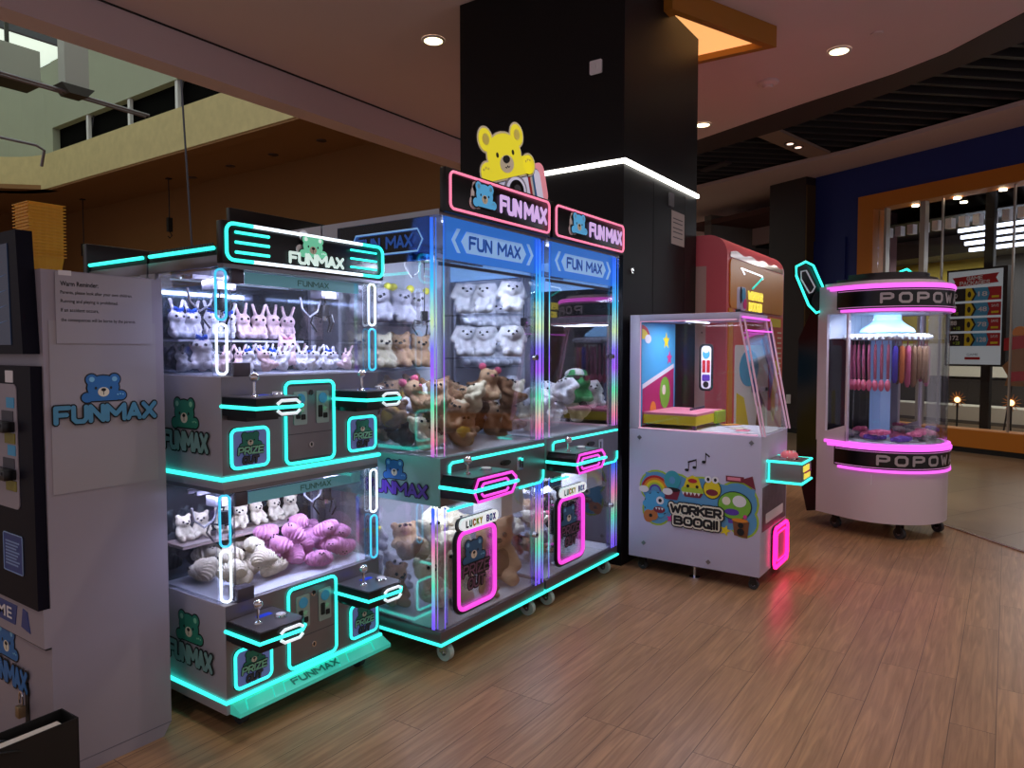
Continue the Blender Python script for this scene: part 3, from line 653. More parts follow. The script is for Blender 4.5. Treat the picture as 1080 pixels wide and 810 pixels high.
for i in range(NB):
    o = bk0 if i == 0 else dup(bk0)
    o.location = (1.234, 3.068, 1.7175 + i * .0122)
    k = NB - 1 - i
    lab = 'topmost yellow token basket of the nested stack behind the kiosk' if k == 0 else ('lowest yellow token basket of the nested stack behind the kiosk' if i == 0 else f'yellow nested token basket, {ORD[k]} from the top of the stack behind the kiosk')
    tag(o, lab, 'basket', 'nested token baskets'); o.scale = (1 + .001*i, 1 + .001*i, 1)
# black paper bag in the near corner
bg = thing('paper_bag', 'open black paper bag on the floor in front of the kiosk', 'bag', (.70, 2.40, 0)); bg.rotation_euler = (0, 0, R(2))
KB = mat('black_card', '#0c0b0b', .55)
mb = MB().m(KB); L, D_, H_ = .315, .052, .305
mb.box(-L, -D_, 0, L, D_, .006); mb.box(-L, -D_, 0, L, -D_ + .004, H_); mb.box(-L, D_ - .004, 0, L, D_, H_); mb.box(-L, -D_, 0, -L + .004, D_, H_); mb.box(L - .004, -D_, 0, L, D_, H_); mb.build('body', bg, smooth=False)
mb = MB().m(mat('tissue_paper', '#d8d2cc', .7, bump=.3, bscale=20)); mb.prism([(-L + .02, .008), (L - .03, .008), (L - .03, .285), (-L + .02, .29)], front(), -.02, .02); mb.build('tissue', bg)
mb = MB().m(KB)
for y in (-D_ + .008, D_ - .008): mb.tube([(x*.09, y + (0.01 if y > 0 else -.02)*(1 - x*x/4), .26 + .05*(1 - (x/2)**2)*1.0) for x in (-2, -1.5, -1, 0, 1, 1.5, 2)], .004)
mb.build('handle', bg)
# ================================================================== CLAW MACHINES
def rainbow():
    m = bpy.data.materials.new('rainbow_led_strip'); m.use_nodes = True; nt = m.node_tree; b = nt.nodes['Principled BSDF']
    tc = nt.nodes.new('ShaderNodeTexCoord'); sx = nt.nodes.new('ShaderNodeSeparateXYZ'); nt.links.new(tc.outputs['Object'], sx.inputs[0])
    mr = nt.nodes.new('ShaderNodeMapRange'); mr.inputs['From Min'].default_value = .1; mr.inputs['From Max'].default_value = 2.1
    nt.links.new(sx.outputs['Z'], mr.inputs['Value'])
    cr = nt.nodes.new('ShaderNodeValToRGB'); el = cr.color_ramp.elements
    stops = [(0, (.05, .05, .9)), (.07, (.25, .12, .9)), (.14, (.1, .7, .45)), (.22, (.75, .2, .4)), (.30, (.05, .15, .9)), (.40, (.06, .1, .9)), (.47, (.8, .2, .35)), (.55, (.1, .75, .4)), (.62, (.35, .1, .9)), (.68, (.2, .15, .9)), (.74, (.55, .8, .4)), (.82, (.05, .55, .9)), (.90, (.03, .2, .9)), (1, (.03, .1, .8))]
    el[0].position = 0; el[0].color = (*stops[0][1], 1); el[1].position = 1; el[1].color = (*stops[-1][1], 1)
    for p, c in stops[1:-1]: q = el.new(p); q.color = (*c, 1)
    nt.links.new(mr.outputs['Result'], cr.inputs['Fac'])
    nt.links.new(cr.outputs['Color'], b.inputs['Emission Color']); b.inputs['Emission Strength'].default_value = .9
    nt.links.new(cr.outputs['Color'], b.inputs['Base Color'])
    return m
RAIN = rainbow()
MIRR = mat('dark_mirror_back', '#5a6470', .06, .9)
WINT = mat('white_inner_panel', '#d4d6e2', .5)
BLIT = mat('blue_lit_header', '#2a6ad0', .4, emit=(.03, .17, .62, 1), es=.62)
BLITL = mat('pale_blue_print_header', '#9ac4f0', .4, emit=(.2, .42, .85, 1), es=.5)
BLITD = mat('deep_blue_print_header', '#1448a0', .4, emit=(.02, .10, .45, 1), es=.3)
BLGLS = glass_mat('blue_tinted_glass', (.22, .45, .85, 1), 1.0)
PRZ = mat('prize_door_panel', '#6a76b0', .3, emit=(.10, .13, .34, 1), es=.35)
TEALG = mat('teal_lit_skirt', '#58c8b0', .35, emit=(.02, .42, .34, 1), es=.5)
TEALD = mat('teal_dark_print', '#1f7a6a', .4)
TEALP = mat('pale_teal_panel', '#86b4b4', .35, .2)
def caster(par, x, y, r=.04, h=.10, white=False, rot=.5):
    mb = MB().m(CHROME if white else BLACK)
    mb.box(x - .03, y - .03, h - .008, x + .03, y + .03, h); mb.box(x - .022, y - .02, r, x - .016, y + .02, h - .008); mb.box(x + .016, y - .02, r, x + .022, y + .02, h - .008)
    mb.cyl((x - .024, y, r), (x + .024, y, r), .007, n=8); c = mb.build('caster', par)
    mb = MB().m(LIGHTC if white else RUB); mb.cyl((x - .014, y, r), (x + .014, y, r), r, n=20); mb.m(STEEL).cyl((x - .0155, y, r), (x + .0155, y, r), r*.4, n=12); mb.build('wheel', c)
def joystick(par, x, y, z, h=.06, r=.018):
    mb = MB().m(CHROME).cyl((x, y, z), (x, y, z + h), .005, n=8); mb.lathe([(.016, 0), (.014, .005), (.006, .01)], (x, y, z), 14); mb.sph((x, y, z + h + r*.6), r, 18); mb.build('joystick', par)
def button(par, x, y, z, r=.024, m=None):
    mb = MB().m(m or CHROME).lathe([(r, 0), (r, .007), (r*.8, .010)], (x, y, z), 18); mb.m(WHITE).lathe([(r*.8, .009), (r*.75, .014), (.0005, .016)], (x, y, z), 18); mb.build('button', par)
def gantry(par, x, y, zt, zc, w, D, lit=True):
    """rail with a carriage, coiled cable and three-armed claw"""
    mb = MB().m(STEEL)
    mb.box(x - .05, y - .04, zt - .055, x + .05, y + .04, zt - .012, .006); mb.m(WHITE).box(x - .03, y - .042, zt - .05, x + .03, y - .040, zt - .02)
    g = mb.build('carriage', par)
    mb = MB().m(BLACK); mb.tube([(x, y, zt - .055), (x + .004, y, (zt + zc)/2), (x, y, zc + .05)], .003); mb.build('string', g)
    mb = MB().m(mat('coil_cable', '#9a9aa4', .4)); mb.tube([(x - .12, y + .02, zt - .05), (x - .11, y + .02, zt - .10), (x - .07, y + .02, zt - .135), (x - .03, y + .015, zt - .11), (x - .01, y + .01, zt - .05)], .0045); mb.build('cable', g)
    mb = MB().m(BLACK).cyl((x, y, zc + .05), (x, y, zc), .02, n=14); mb.m(CHROME).cyl((x, y, zc), (x, y, zc - .02), .014, n=12)
    c = mb.build('claw', par)
    for k in range(3):
        a = 2*PI*k/3 + .5; u = Vector((math.cos(a), math.sin(a), 0))
        mb = MB().m(BLACK).tube([Vector((x, y, zc - .005)) + u*.012, Vector((x, y, zc + .005)) + u*.05, Vector((x, y, zc - .03)) + u*.062, Vector((x, y, zc - .07)) + u*.035], .004); mb.build('claw_arm', c)
def chamfer_post(par, x, y, z0, z1, sx, sy, name='corner_post'):
    """clear post with a bevelled outer corner; (sx, sy) point outwards"""
    a = .05
    pts = [(x, y - sy*a), (x - sx*a, y), (x - sx*a, y - sy*.012), (x - sx*.012, y - sy*a)]
    mb = MB().m(ACRYL).prism(pts, topf(), z0, z1); return mb.build(name, par)
def oval(mb, fr, z0, z1, w, rad): return mb.tube([fr.p(a, b, .006) for a, b in rr(-w/2, z0, w/2, z1, w/2 - .001, 6)], rad, True)
def mini_machine(label, loc, rz, full=True, group=None):
    w, D = .79, .48
    t = thing('claw_machine', label, 'claw machine', loc, rz, group)
    for x in (.10, w - .08):
        for y in (.06, D - .06): caster(t, x, y, .034, .085)
    # bodies
    mb = MB().m(SATIN); mb.box(0, 0, .085, w, D, .50, .003); mb.m(BLACKM).box(.01, .01, .08, w - .01, D - .01, .086)
    mb.m(STEEL).box(.002, -.0015, .15, w - .002, .001, .498); lo = mb.build('lower_cabinet', t)
    mb = MB().m(SATIN).box(0, 0, .935, w, D, 1.356, .003); mb.m(STEEL).box(.002, -.0015, .99, w - .002, .001, 1.354); mb.box(.004, -.002, .92, w - .004, D - .004, .9355); mi = mb.build('middle_cabinet', t)
    mb = MB().m(STEEL).box(0, 0, 1.758, w, D, 1.80, .002); mb.m(BLACKM).box(.004, .01, 1.80, w - .004, D - .004, 1.835)
    for k in range(26 if full else 0): mb.m(RUB).box(-.002, .03 + k*.017, 1.812, .002, .04 + k*.017, 1.845)
    mb.build('roof', t)
    for pts, r_ in (([(-.004, .02, 1.825), (-.004, D - .02, 1.825)], .0075), ([(w + .004, .02, 1.825), (w + .004, D - .02, 1.825)], .0075), ([(-.004, D, .975), (-.004, -.004, .975), (w + .004, -.004, .975), (w + .004, D, .975)], .0085), ([(-.004, D, .135), (-.004, -.004, .135), (w + .004, -.004, .135), (w + .004, D, .135)], .0075)):
        MB().m(CY).tube(pts, r_).build('neon_strip', t)
    # marquee
    mq = MB().m(BLACK).box(-.008, -.04, 1.768, w + .006, -.002, 1.922, .004); mq.m(STEEL).box(0, -.03, 1.752, w, 0, 1.768)
    f = front(0, -.04, 0)
    q = mq.build('marquee', t)
    mb = MB().m(CY); x0, x1, z0, z1 = .004, w - .006, 1.78, 1.912
    pts = rr(x0, z0, x1, z1, .03)
    L = [p for p in pts if p[0] < .10]; Rr = [p for p in pts if p[0] > w - .12]
    mb.tube([f.p(.115, z1, .007)] + [f.p(a, b, .007) for a, b in sorted(L, key=lambda p: math.atan2(p[1] - 1.846, p[0] - .035) % (2*PI))] + [f.p(.115, z0, .007)], .0065)
    mb.tube([f.p(w - .13, z0, .007)] + [f.p(a, b, .007) for a, b in sorted(Rr, key=lambda p: math.atan2(p[1] - 1.846, p[0] - .755))] + [f.p(w - .13, z1, .007)], .0065)
    for k in range(3):
        z = 1.882 - k*.036
        mb.tube([f.p(.04, z, .007), f.p(.185, z, .007)], .0055); mb.tube([f.p(w - .195, z, .007), f.p(w - .045, z, .007)], .0045)
    mb.m(WH).tube([f.p(.115, z1, .007), f.p(w - .13, z1, .007)], .0065); mb.tube([f.p(.115, z0, .007), f.p(w - .13, z0, .007)], .0065); mb.build('neon_ring', q)
    if full:
        GLg = mat('lit_mint', '#8fe0b8', .4, emit=(.10, .55, .34, 1), es=.55); WLt = mat('lit_white_letter', '#e8fff8', .4, emit=(.6, .8, .75, 1), es=.7)
        mb = MB(); bear(mb, f, .39, 1.848, .118, GLg, WLt, .010, INK)
        mb.m(WHITE).ell(f, .395 - .045, 1.91, .022, .022, .001, .004); mb.ell(f, .395 - .062, 1.853, .02, .02, .001, .004); mb.build('bear_emblem', q); mb = MB()  # white discs paint the bear's ghost reflection on its left
        block(mb.m(WLt), 'FUNMAX', f, .272, 1.793, .28, .048, .012, .0115, th=.003); mb.build('lettering', q)
    # glass boxes and posts
    for z0, z1 in ((1.356, 1.758), (.50, .92)):
        mb = MB().m(GLASS); mb.box(.055, .004, z0, .715, .008, z1); mb.build('front_window', t)
        for x in (.003, w - .007):
            mb = MB().m(GLASS); mb.box(x, .055, z0, x + .004, D - .03, z1); mb.build('side_window', t)
        mb = MB().m(MIRR).box(.02, D - .03, z0, w - .02, D - .02, z1); mb.m(SATIN).box(0, D - .05, z0, .02, D, z1); mb.box(w - .02, D - .05, z0, w, D, z1); mb.box(.02, D - .02, z0, w - .02, D, z1); mb.build('back_panel', t)
        mb = MB().m(WINT).box(.02, .02, z1 - .008, w - .02, D - .03, z1 - .002); mb.m(LEDW).box(.1, .05, z1 - .014, .68, .065, z1 - .008); mb.box(.1, D - .075, z1 - .014, .68, D - .06, z1 - .008); mb.build('ceiling_panel', t)
        mb = MB().m(WINT).box(.02, .015, z0 - .002, w - .02, D - .03, z0 + .004); mb.build('play_floor', t)
        if not full: continue
        pl = chamfer_post(t, 0, 0, z0, z1, -1, -1)
        h = (z1 - z0)/2; fl = Fr((.025, .025, 0), (1, -1, 0), (0, 0, 1))
        up = (CYB, WH)
        mb = MB().m(CYB); oval(mb, fl, z0 + h + .008, z1 - .008, .036, .0045); mb.m(WH); oval(mb, fl, z0 + .008, z0 + h - .008, .036, .0045); mb.build('neon_loop', pl)
        pr = MB().m(ACRYL).box(.715, -.003, z0, w, .012, z1).build('corner_post', t); fl = front(.752, -.003, 0)
        mb = MB().m(WH); oval(mb, fl, z0 + h + .008, z1 - .008, .04, .0045); mb.m(CYB); oval(mb, fl, z0 + .008, z0 + h - .008, .04, .0045); mb.build('neon_loop', pr)
        # header strip, chute cover, shelf and dividers
        mb = MB().m(mat('teal_header_strip', '#7fbcc4', .4, emit=(.08, .30, .36, 1), es=.3)).box(.115, .010, z1 - .055, .69, .013, z1 - .01); block(mb.m(TEALD), 'FUNMAX', front(0, .010, 0), .36, z1 - .045, .16, .024, .0012, .004); mb.build('header_strip', t)
        MB().m(DSTEEL).box(.052, -.004, z0 - .002, .125, .05, z0 + .05, .003).build('chute_cover', t); MB().m(DSTEEL).box(.052, -.002, z1 - .055, .105, .05, z1 - .002, .003).build('lamp_cover', t)
        mb = MB().m(WINT if z0 > 1 else mat('pale_wood_shelf', '#b09a90', .5)).box(.02, D - .175, z0 + (.132 if z0 > 1 else .16), .625, D - .035, z0 + (.14 if z0 > 1 else .172)); mb.m(ACRYL).box(.02, D - .178, z0 + .14 if z0 > 1 else z0 + .172, .625, D - .175, z0 + .165 if z0 > 1 else z0 + .187); mb.build('shelf', t)
        mb = MB().m(GLASS).box(.645, .2, z0 + (.137 if z0 > 1 else .225), .649, D - .035, z1 - .01); mb.build('divider', t)
        mb = MB().m(STEEL).box(.02, .2, z1 - .03, w - .02, .215, z1 - .015); mb.box(.02, .26, z1 - .03, w - .02, .275, z1 - .015); mb.build('rail', t)
        gantry(t, .105, .16, z1 - .02, z1 - .15, w, D); gantry(t, .66, .2, z1 - .02, z1 - .15, w, D)
        area('cabinet_fill', (w/2, .03, z1 - .035), (R(38), 0, 0), .68, .02, 5.0, (.60, .64, 1), t); area('cabinet_fill', (.03, .24, z1 - .03), (0, R(-30), 0), .02, .36, 2.2, (.60, .64, 1), t)  # added front and side lamps without fittings, aimed at the toys
    if not full:
        return t
    # skirt with raised word and light lines
    sk = MB().m(TEALG)
    sk.prism([(0, .133), (-.062, .104), (-.062, .088), (0, .086)], Fr((.015, 0, 0), (0, 1, 0), (0, 0, 1)), 0, .785)
    s = sk.build('skirt', t)
    f = Fr((0, -.062, .1045), (1, 0, 0), (0, .062, .029))
    mb = MB(); block(mb.m(TEALD), 'FUNMAX', f, .27, .015, .24, .036, .0022, .007); mb.build('lettering', s)
    for a, b in ((.05, .19), (.22, .52), (.55, .72)): MB().m(CYS).tube([f.p(a, .004, .001), f.p(a + .02, .05, .001), f.p(b, .05, .001), f.p(b - .02, .004, .001)], .002).build('neon_line', s)
    for dz in (0, .84):
        cab = mi if dz else lo
        f = front(0, 0, dz)
        # coin door
        cd = MB().m(DSTEEL).rrect(f, .272, .148, .536, .492, .03, 0, .002); cd.m(STEEL).rrect(f, .292, .172, .516, .468, .012, .002, .005)
        cd.m(INKG).box(.292, -.0056, .272 + dz, .516, -.005, .275 + dz)
        cdo = cd.build('coin_door', t)
        mb = MB().m(CY); ring(mb, f, .28, .156, .528, .484, .025, .0065, .006); mb.build('neon_ring', cdo)
        for x in (.318, .432):
            mb = MB().m(mat('coin_plate', '#9fb8b8', .3, .4)).rrect(f, x, .31, x + .066, .445, .006, .005, .009); mb.m(SKYB).ell(f, x + .033, .415, .022, .022, .009, .012)
            mb.m(INK).rrect(f, x + .010, .335, x + .03, .385, .004, .009, .012); mb.rrect(f, x + .036, .33, x + .056, .352, .003, .009, .012); mb.m(GREENL).star(f, x + .042, .37, .014, .009, .011); mb.build('coin_slot', cdo)
        for z in (.44, .225):
            mb = MB().m(CHROME).ell(f, .404, z, .012, .012, .005, .010); mb.m(INK).ell(f, .404, z, .004, .008, .010, .011, 8); mb.build('lock', cdo)
        for x0 in (.028, .602):
            pd = MB().m(BLACK).rrect(f, x0, .162, x0 + .176, .324, .026, 0, .003); pd.m(PRZ).rrect(f, x0 + .014, .176, x0 + .162, .310, .016, .003, .006); p = pd.build('prize_door', t)
            mb = MB().m(CY); ring(mb, f, x0 + .008, .170, x0 + .168, .316, .022, .0062, .006); mb.build('neon_ring', p)
            mb = MB(); bear(mb, f, x0 + .088, .258, .082, GREEN, GREEN, .0065)
            block(mb.m(INK), 'PRIZE', f, x0 + .030, .219, .112, .03, .0112, .007, .1, .006); block(mb.m(GREENL), 'PRIZE', f, x0 + .030, .219, .112, .03, .0128, .006, .1); block(mb.m(INK), 'OUT', f, x0 + .050, .184, .07, .028, .0112, .007, .1, .006); block(mb.m(INKG), 'OUT', f, x0 + .050, .184, .07, .028, .0128, .005, .1); mb.build('emblem', p)
        for x0 in (.004, .53):
            z = .385 + dz; x1 = x0 + .205
            c = MB().m(BLACK); c.prism([(x0, 0), (x0, -.205), (x1 - .03, -.215), (x1, -.19), (x1, 0)], topf(), z - .012, z + .056)
            c.m(STEEL).prism([(x0 + .006, -.004), (x0 + .006, -.198), (x1 - .033, -.207), (x1 - .006, -.185), (x1 - .006, -.004)], topf(), z + .056, z + .059)
            c.m(BLACK).prism([(x0 + .02, 0), (x0 + .02, -.12), (x1 - .05, -.12), (x1 - .03, 0)], topf(), z - .03, z - .012)
            co = c.build('console', t)
            mb = MB().m(CY).tube([(x0 - .004, 0, z + .022), (x0 - .004, -.208, z + .022), (x1 - .03, -.22, z + .022), (x1 + .004, -.192, z + .022), (x1 + .004, 0, z + .022)], .0068); mb.build('neon_strip', co)
            mb = MB().m(mat('lit_white_trim', '#e8eef4', .4, emit=(.75, .82, .9, 1), es=.75))
            for s_ in (-1, 1): mb.tube([(x1 - .035 - .09, -.216, z + .022 + s_*.012), (x1 - .035 - .075, -.219, z + .022 + s_*.024), (x1 - .045, -.221, z + .022 + s_*.024), (x1 - .03, -.220, z + .022 + s_*.013)], .006)
            mb.build('white_trim', co)
            joystick(co, x0 + .06, -.11, z + .059); button(co, x0 + .145, -.13, z + .059)
            mb = MB().m(mat('blue_display', '#1030b0', .3, emit=(.02, .06, .7, 1), es=.5)).box(x0 + .09, -.075, z + .0595, x0 + .15, -.05, z + .0605); mb.build('display', co)
        for x in (.245, .575):
            mb = MB().m(INKG).rrect(f, x - .02, .475, x + .015, .482, .001, 0, .001); mb.rrect(f, x - .015, .455, x + .015, .460, .001, 0, .001); mb.build('instruction_print', t)
        fl = leftf(0, 0, dz)
        mb = MB(); funmax(mb, fl, -.385, .225, .31, .215, GREEN, GREENL, TEALP, .001); mb.build('emblem', t)
    return t
MA = mini_machine('low two-tier claw machine with cyan neon, mint bear sign and four joysticks', (1.532, 2.364, 0), 0)
mini_machine('two-tier claw machine turned away, standing behind the cyan one', (1.532 + .79, 3.337, 0), PI, False)
def tall_machine(label, loc, rz, full=True, topper=False, lit=5.0, low=2.5):
    w, D = .88, .77
    t = thing('claw_machine', label, 'claw machine', loc, rz, 'tall claw machines')
    for x in (.09, w - .09):
        for y in (.05, D - .08): caster(t, x, y, .042, .098, True)
    mb = MB().m(mat('bronze_steel', '#6e6468', .35, .6)).box(0, 0, .098, w, D, .17, .003); mb.build('base', t)
    mb = MB().m(CY).tube([(-.003, D, .112), (-.003, -.004, .112), (w + .003, -.004, .112)], .0075); mb.build('neon_strip', t)
    mb = MB().m(TEALP).box(0, .001, .745, w, D, .965, .003); mb.m(STEEL).box(.002, -.001, .745, w - .002, .001, .965); cb = mb.build('control_cabinet', t)
    mb = MB().m(SATIN).box(0, 0, 2.055, w, D, 2.08); mb.box(0, 0, .965, .0, 0, .965) if False else None; mb.build('roof', t)
    mb = MB().m(SATIN).box(0, D - .11, .17, .02, D, .745); mb.box(0, D - .11, .965, .02, D, 2.055); mb.box(w - .02, D - .11, .17, w, D, .745); mb.box(w - .02, D - .11, .965, w, D, 2.055)
    mb.m(WINT).box(.02, D - .05, .17, w - .02, D, .745); mb.box(.02, D - .05, .965, w - .02, D, 2.055); mb.build('back_panel', t)
    # header
    mb = MB().m(BLIT).box(.045, .006, 1.865, w - .04, .016, 2.055); f = front(0, .006, 0)
    mb.m(BLITL).prism([(.16, 1.955), (.20, 1.905), (.66, 1.905), (.70, 1.955), (.66, 2.005), (.20, 2.005)], f, .001, .003)
    for x, s_ in ((.09, 1), (w - .11, -1)): mb.prism([(x, 1.955), (x + .04*s_, 2.01), (x + .065*s_, 2.01), (x + .025*s_, 1.955), (x + .065*s_, 1.90), (x + .04*s_, 1.90)], f, .001, .003)
    block(mb.m(BLITD), 'FUN MAX', f, .215, 1.922, .43, .066, .0055, .013); mb.build('header', t)
    mb = MB().m(BLGLS).box(.003, .06, 1.86, .007, D - .11, 2.055); fl = leftf(.003, 0, 0)
    block(mb.m(BLITD), 'FUN MAX', fl, -.52, 1.925, .36, .06, .002, .012)
    mb.m(BLITL).tube([fl.p(a, b, .001) for a, b in [(-.56, 1.955), (-.53, 1.905), (-.13, 1.905), (-.10, 1.955), (-.13, 2.005), (-.53, 2.005)]], .004, True); mb.build('side_header', t)
    mb = MB().m(BLITL).box(w - .007, .06, 1.86, w - .003, D - .11, 2.055); mb.build('side_header', t)
    mb = MB().m(STEEL).box(.03, .018, 1.835, w - .03, .03, 1.85); mb.m(LEDW).box(.1, .05, 2.04, w - .1, .07, 2.05); mb.build('lamp_rail', t)
    # glazing
    for z0, z1 in ((.965, 1.865), (.17, .745)):
        mb = MB().m(GLASS).box(.05, .004, z0, w - .10, .008, z1); mb.build('front_window', t)
        zt = 2.055 if z0 > .5 else z1
        for x in (.0045, w - .0085):
            mb = MB().m(GLASS).box(x, .05, z0, x + .004, D - .11, 1.86 if z0 > .5 else z1); mb.build('side_window', t)
        mb = MB().m(WINT).box(.02, .02, z0 - .002, w - .02, D - .05, z0 + .004); mb.build('play_floor' if z0 > .5 else 'bay_floor', t)
        p = chamfer_post(t, 0, 0, z0, zt, -1, -1)
        mb = MB().m(RAIN).box(-.003, .036, z0 + .005, .003, .052, zt - .01); fl = Fr((.025, .025, 0), (1, -1, 0), (0, 0, 1))
        for a in (-.012, .022): mb.prism([(a - .002, z0 + .005), (a + .002, z0 + .005), (a + .002, zt - .01), (a - .002, zt - .01)], fl, .001, .004)
        mb.build('rainbow_strip', p)
        p = MB().m(ACRYL).box(w - .10, -.002, z0, w, .03, zt).build('corner_post', t)
        mb = MB().m(RAIN)
        for a, b in ((w - .098, .012), (w - .072, .02), (w - .028, .006)): mb.box(a, -.006, z0 + .005, a + b, -.003, zt - .01)
        mb.build('rainbow_strip', p)
        mb = MB().m(CHROME).cyl((w - .105, .003, (z0 + z1)/2), (w - .105, -.02, (z0 + z1)/2), .016, n=14); mb.m(BLACK).cyl((w - .105, -.02, (z0 + z1)/2), (w - .105, -.022, (z0 + z1)/2), .008, n=10); mb.build('lock', t)
    # marquee
    mq = MB().m(BLACK).box(.005, -.035, 2.065, w - .002, .0, 2.262, .004); q = mq.build('marquee', t); f = front(0, -.035, 0)
    mb = MB().m(PKS); ring(mb, f, .03, 2.082, w - .022, 2.245, .026, .0062); mb.build('neon_ring', q)
    if full:
        LB = mat('lit_bear_blue', '#5ab0e0', .4, emit=(.06, .30, .60, 1), es=.55); LV = mat('lit_lilac_letter', '#d8b8f0', .4, emit=(.50, .36, .72, 1), es=.75)
        mb = MB(); bear(mb, f, .275, 2.15, .155, LB, BLUEL, .010); mb.m(WHITE).ell(f, .215, 2.21, .024, .024, .001, .004); mb.ell(f, .20, 2.135, .03, .03, .001, .004); mb.ell(f, .23, 2.17, .05, .06, .001, .004); mb.build('bear_emblem', q); mb = MB()  # white discs paint a reflected ghost left of the blue bear
        block(mb.m(LV), 'FUN', f, .40, 2.118, .19, .09, .010, .0205, th=.003); block(mb.m(LV), 'MAX', f, .61, 2.118, .22, .09, .010, .0205, th=.003); mb.build('lettering', q)
    if not full: return t
    # shelves
    mb = MB().m(ACRYL).box(.06, D - .22, 1.585, .62, D - .055, 1.592); mb.box(.06, D - .22, 1.345, .62, D - .055, 1.352); mb.build('back_shelf', t)
    mb = MB().m(ACRYL).box(w - .22, .12, 1.645, w - .022, D - .24, 1.652); mb.box(w - .22, .12, 1.405, w - .022, D - .24, 1.412); mb.build('side_shelf', t)
    mb = MB().m(STEEL).box(.03, .33, 1.93, w - .03, .35, 1.95); mb.box(.03, .40, 1.93, w - .03, .42, 1.95); mb.build('rail', t)
    gantry(t, .28, .34, 1.95, 1.60, w, D)
    area('cabinet_fill', (.36, .04, 1.84), (R(30), 0, 0), .5, .03, lit*.6, (.70, .80, 1), t); area('cabinet_fill', (.04, .35, 1.84), (0, R(-30), 0), .03, .5, lit*.35, (.70, .80, 1), t); area('bay_light', (w/2, .3, .73), (0, 0, 0), .6, .4, low, (.72, .78, 1), t)  # front and side cabinet lamps are added fill, aimed at the toys
    # console
    prof = [(.0, .79), (.0, .865), (.02, .892), (.30, .892), (.335, .862), (.335, .83), (.30, .785), (.03, .78)]
    c = MB().m(BLACK).prism(prof, front(), .0, .185); c.m(STEEL).box(.012, -.175, .892, .30, -.003, .895); co = c.build('console', t)
    f = front(0, -.185, 0)
    mb = MB().m(PK).tube([f.p(a, b, .004) for a, b in [(.008, .833), (.035, .885), (.295, .885), (.328, .858), (.328, .832), (.295, .79), (.035, .785)]], .0068, True)
    for s_, z in ((1, .862), (-1, .805)): mb.tube([f.p(.06, z - .014*s_, .004), f.p(.075, z, .004), f.p(.25, z, .004), f.p(.265, z - .012*s_, .004)], .0062)
    mb.build('neon_ring', co)
    mb = MB().m(CY).tube([(-.004, 0, .838), (-.004, -.19, .838), (.34, -.192, .838), (.345, -.10, .838)], .0085); mb.build('neon_strip', co)
    joystick(co, .085, -.09, .895, .05, .02); button(co, .21, -.10, .895, .03)
    f = front(0, -.001, 0)
    mb = MB().m(CY).tube([f.p(.06, .895, .004), f.p(.062, .925, .004), f.p(.08, .938, .004), f.p(w - .02, .938, .004)], .0065)
    mb.tube([f.p(.045, .722, .004), f.p(.23, .722, .004)], .0062); mb.tube([f.p(.63, .735, .004), f.p(w - .05, .735, .004), f.p(w - .022, .755, .004), f.p(w - .02, .80, .004)], .0065); mb.build('neon_line', t)
    MB().m(BLACK).ell(f, .50, .885, .04, .014, 0, .012).build('button', t); mb = MB(); mb.m(CHROME).rrect(f, .60, .83, .66, .90, .006, 0, .006); mb.m(INK).box(.625, -.0085, .845, .634, -.007, .885); mb.build('coin_slot', t)
    # prize door and pill sign
    f = front(0, .004, 0)
    p = MB().m(BLACK)
    for d_, rad, mt in ((0, .012, BLACK),): p.tube([f.p(a, b, .006) for a, b in rr(.098, .222, .412, .612, .05)], .012, True)
    p.m(GLASS).rrect(f, .105, .23, .405, .605, .045, .006, .009); p = p.build('prize_door', t)
    mb = MB().m(PK); ring(mb, f, .112, .236, .398, .598, .042, .0105, .016); mb.build('neon_ring', p)
    mb = MB(); bear(mb, f, .235, .47, .15, mat('dim_bear_blue', '#356a94', .5), BLUEL, .011); block(mb.m(INK), 'PRIZE', f, .14, .385, .205, .055, .018, .013, .1, .012); block(mb.m(mat('plum_print', '#74506c', .5)), 'PRIZE', f, .14, .385, .205, .055, .0196, .008, .1); block(mb.m(INK), 'OUT', f, .18, .32, .13, .052, .018, .013, .1, .012); block(mb.m(mat('plum_print', '#74506c', .5)), 'OUT', f, .18, .32, .13, .052, .0196, .008, .1); mb.build('emblem', p)
    mb = MB().m(BLACK).rrect(f, .10, .607, .405, .672, .03, .006, .014); mb.m(mat('lit_pill_sign', '#f4f6f8', .4, emit=(.75, .82, .85, 1), es=.75)).rrect(f, .118, .612, .41, .668, .027, .014, .03)
    x = .15
    for ch, mt in zip('LUCKY BOX', (INKG, GREEN, ORAN, LIME, YEL, None, PURP, BLUE, PURP)):
        if mt: block(mb.m(mt), ch, f, x, .622, .023, .036, .032, .0085)
        x += .0265
    mb.build('lucky_box_sign', t)
    fl = leftf(0, 0, 0)
    mb = MB(); funmax(mb, fl, -.47, .775, .40, .175, BLUE, BLUEL, PURP, .001); mb.build('emblem', t)
    mb = MB().m(WHITE).box(.50, .02, .60, .70, .2, .744); mb.build('chute_box', t)
    if topper:
        c18, s18 = math.cos(R(18)), math.sin(R(18))
        f = Fr((.38, .035, 2.28), (c18, 0, s18), (-s18, 0, c18))
        LY = mat('lit_yellow_bear', '#7a6a10', .4, emit=(.80, .68, .03, 1), es=.75); LP = mat('lit_pink_body', '#f0a0b0', .4, emit=(.80, .30, .40, 1), es=.3); LC = mat('lit_camera_white', '#d8d8ee', .4, emit=(.5, .52, .75, 1), es=.4); LG = mat('lens_grey', '#9a9aac', .4)
        mb = MB().m(BLACK)
        for x in (.45, .85): mb.box(x - .01, .04, 2.08, x + .01, .05, 2.30)
        mb.m(LP).rrect(f, -.02, -.19, .575, .03, .05, -.014, -.004)
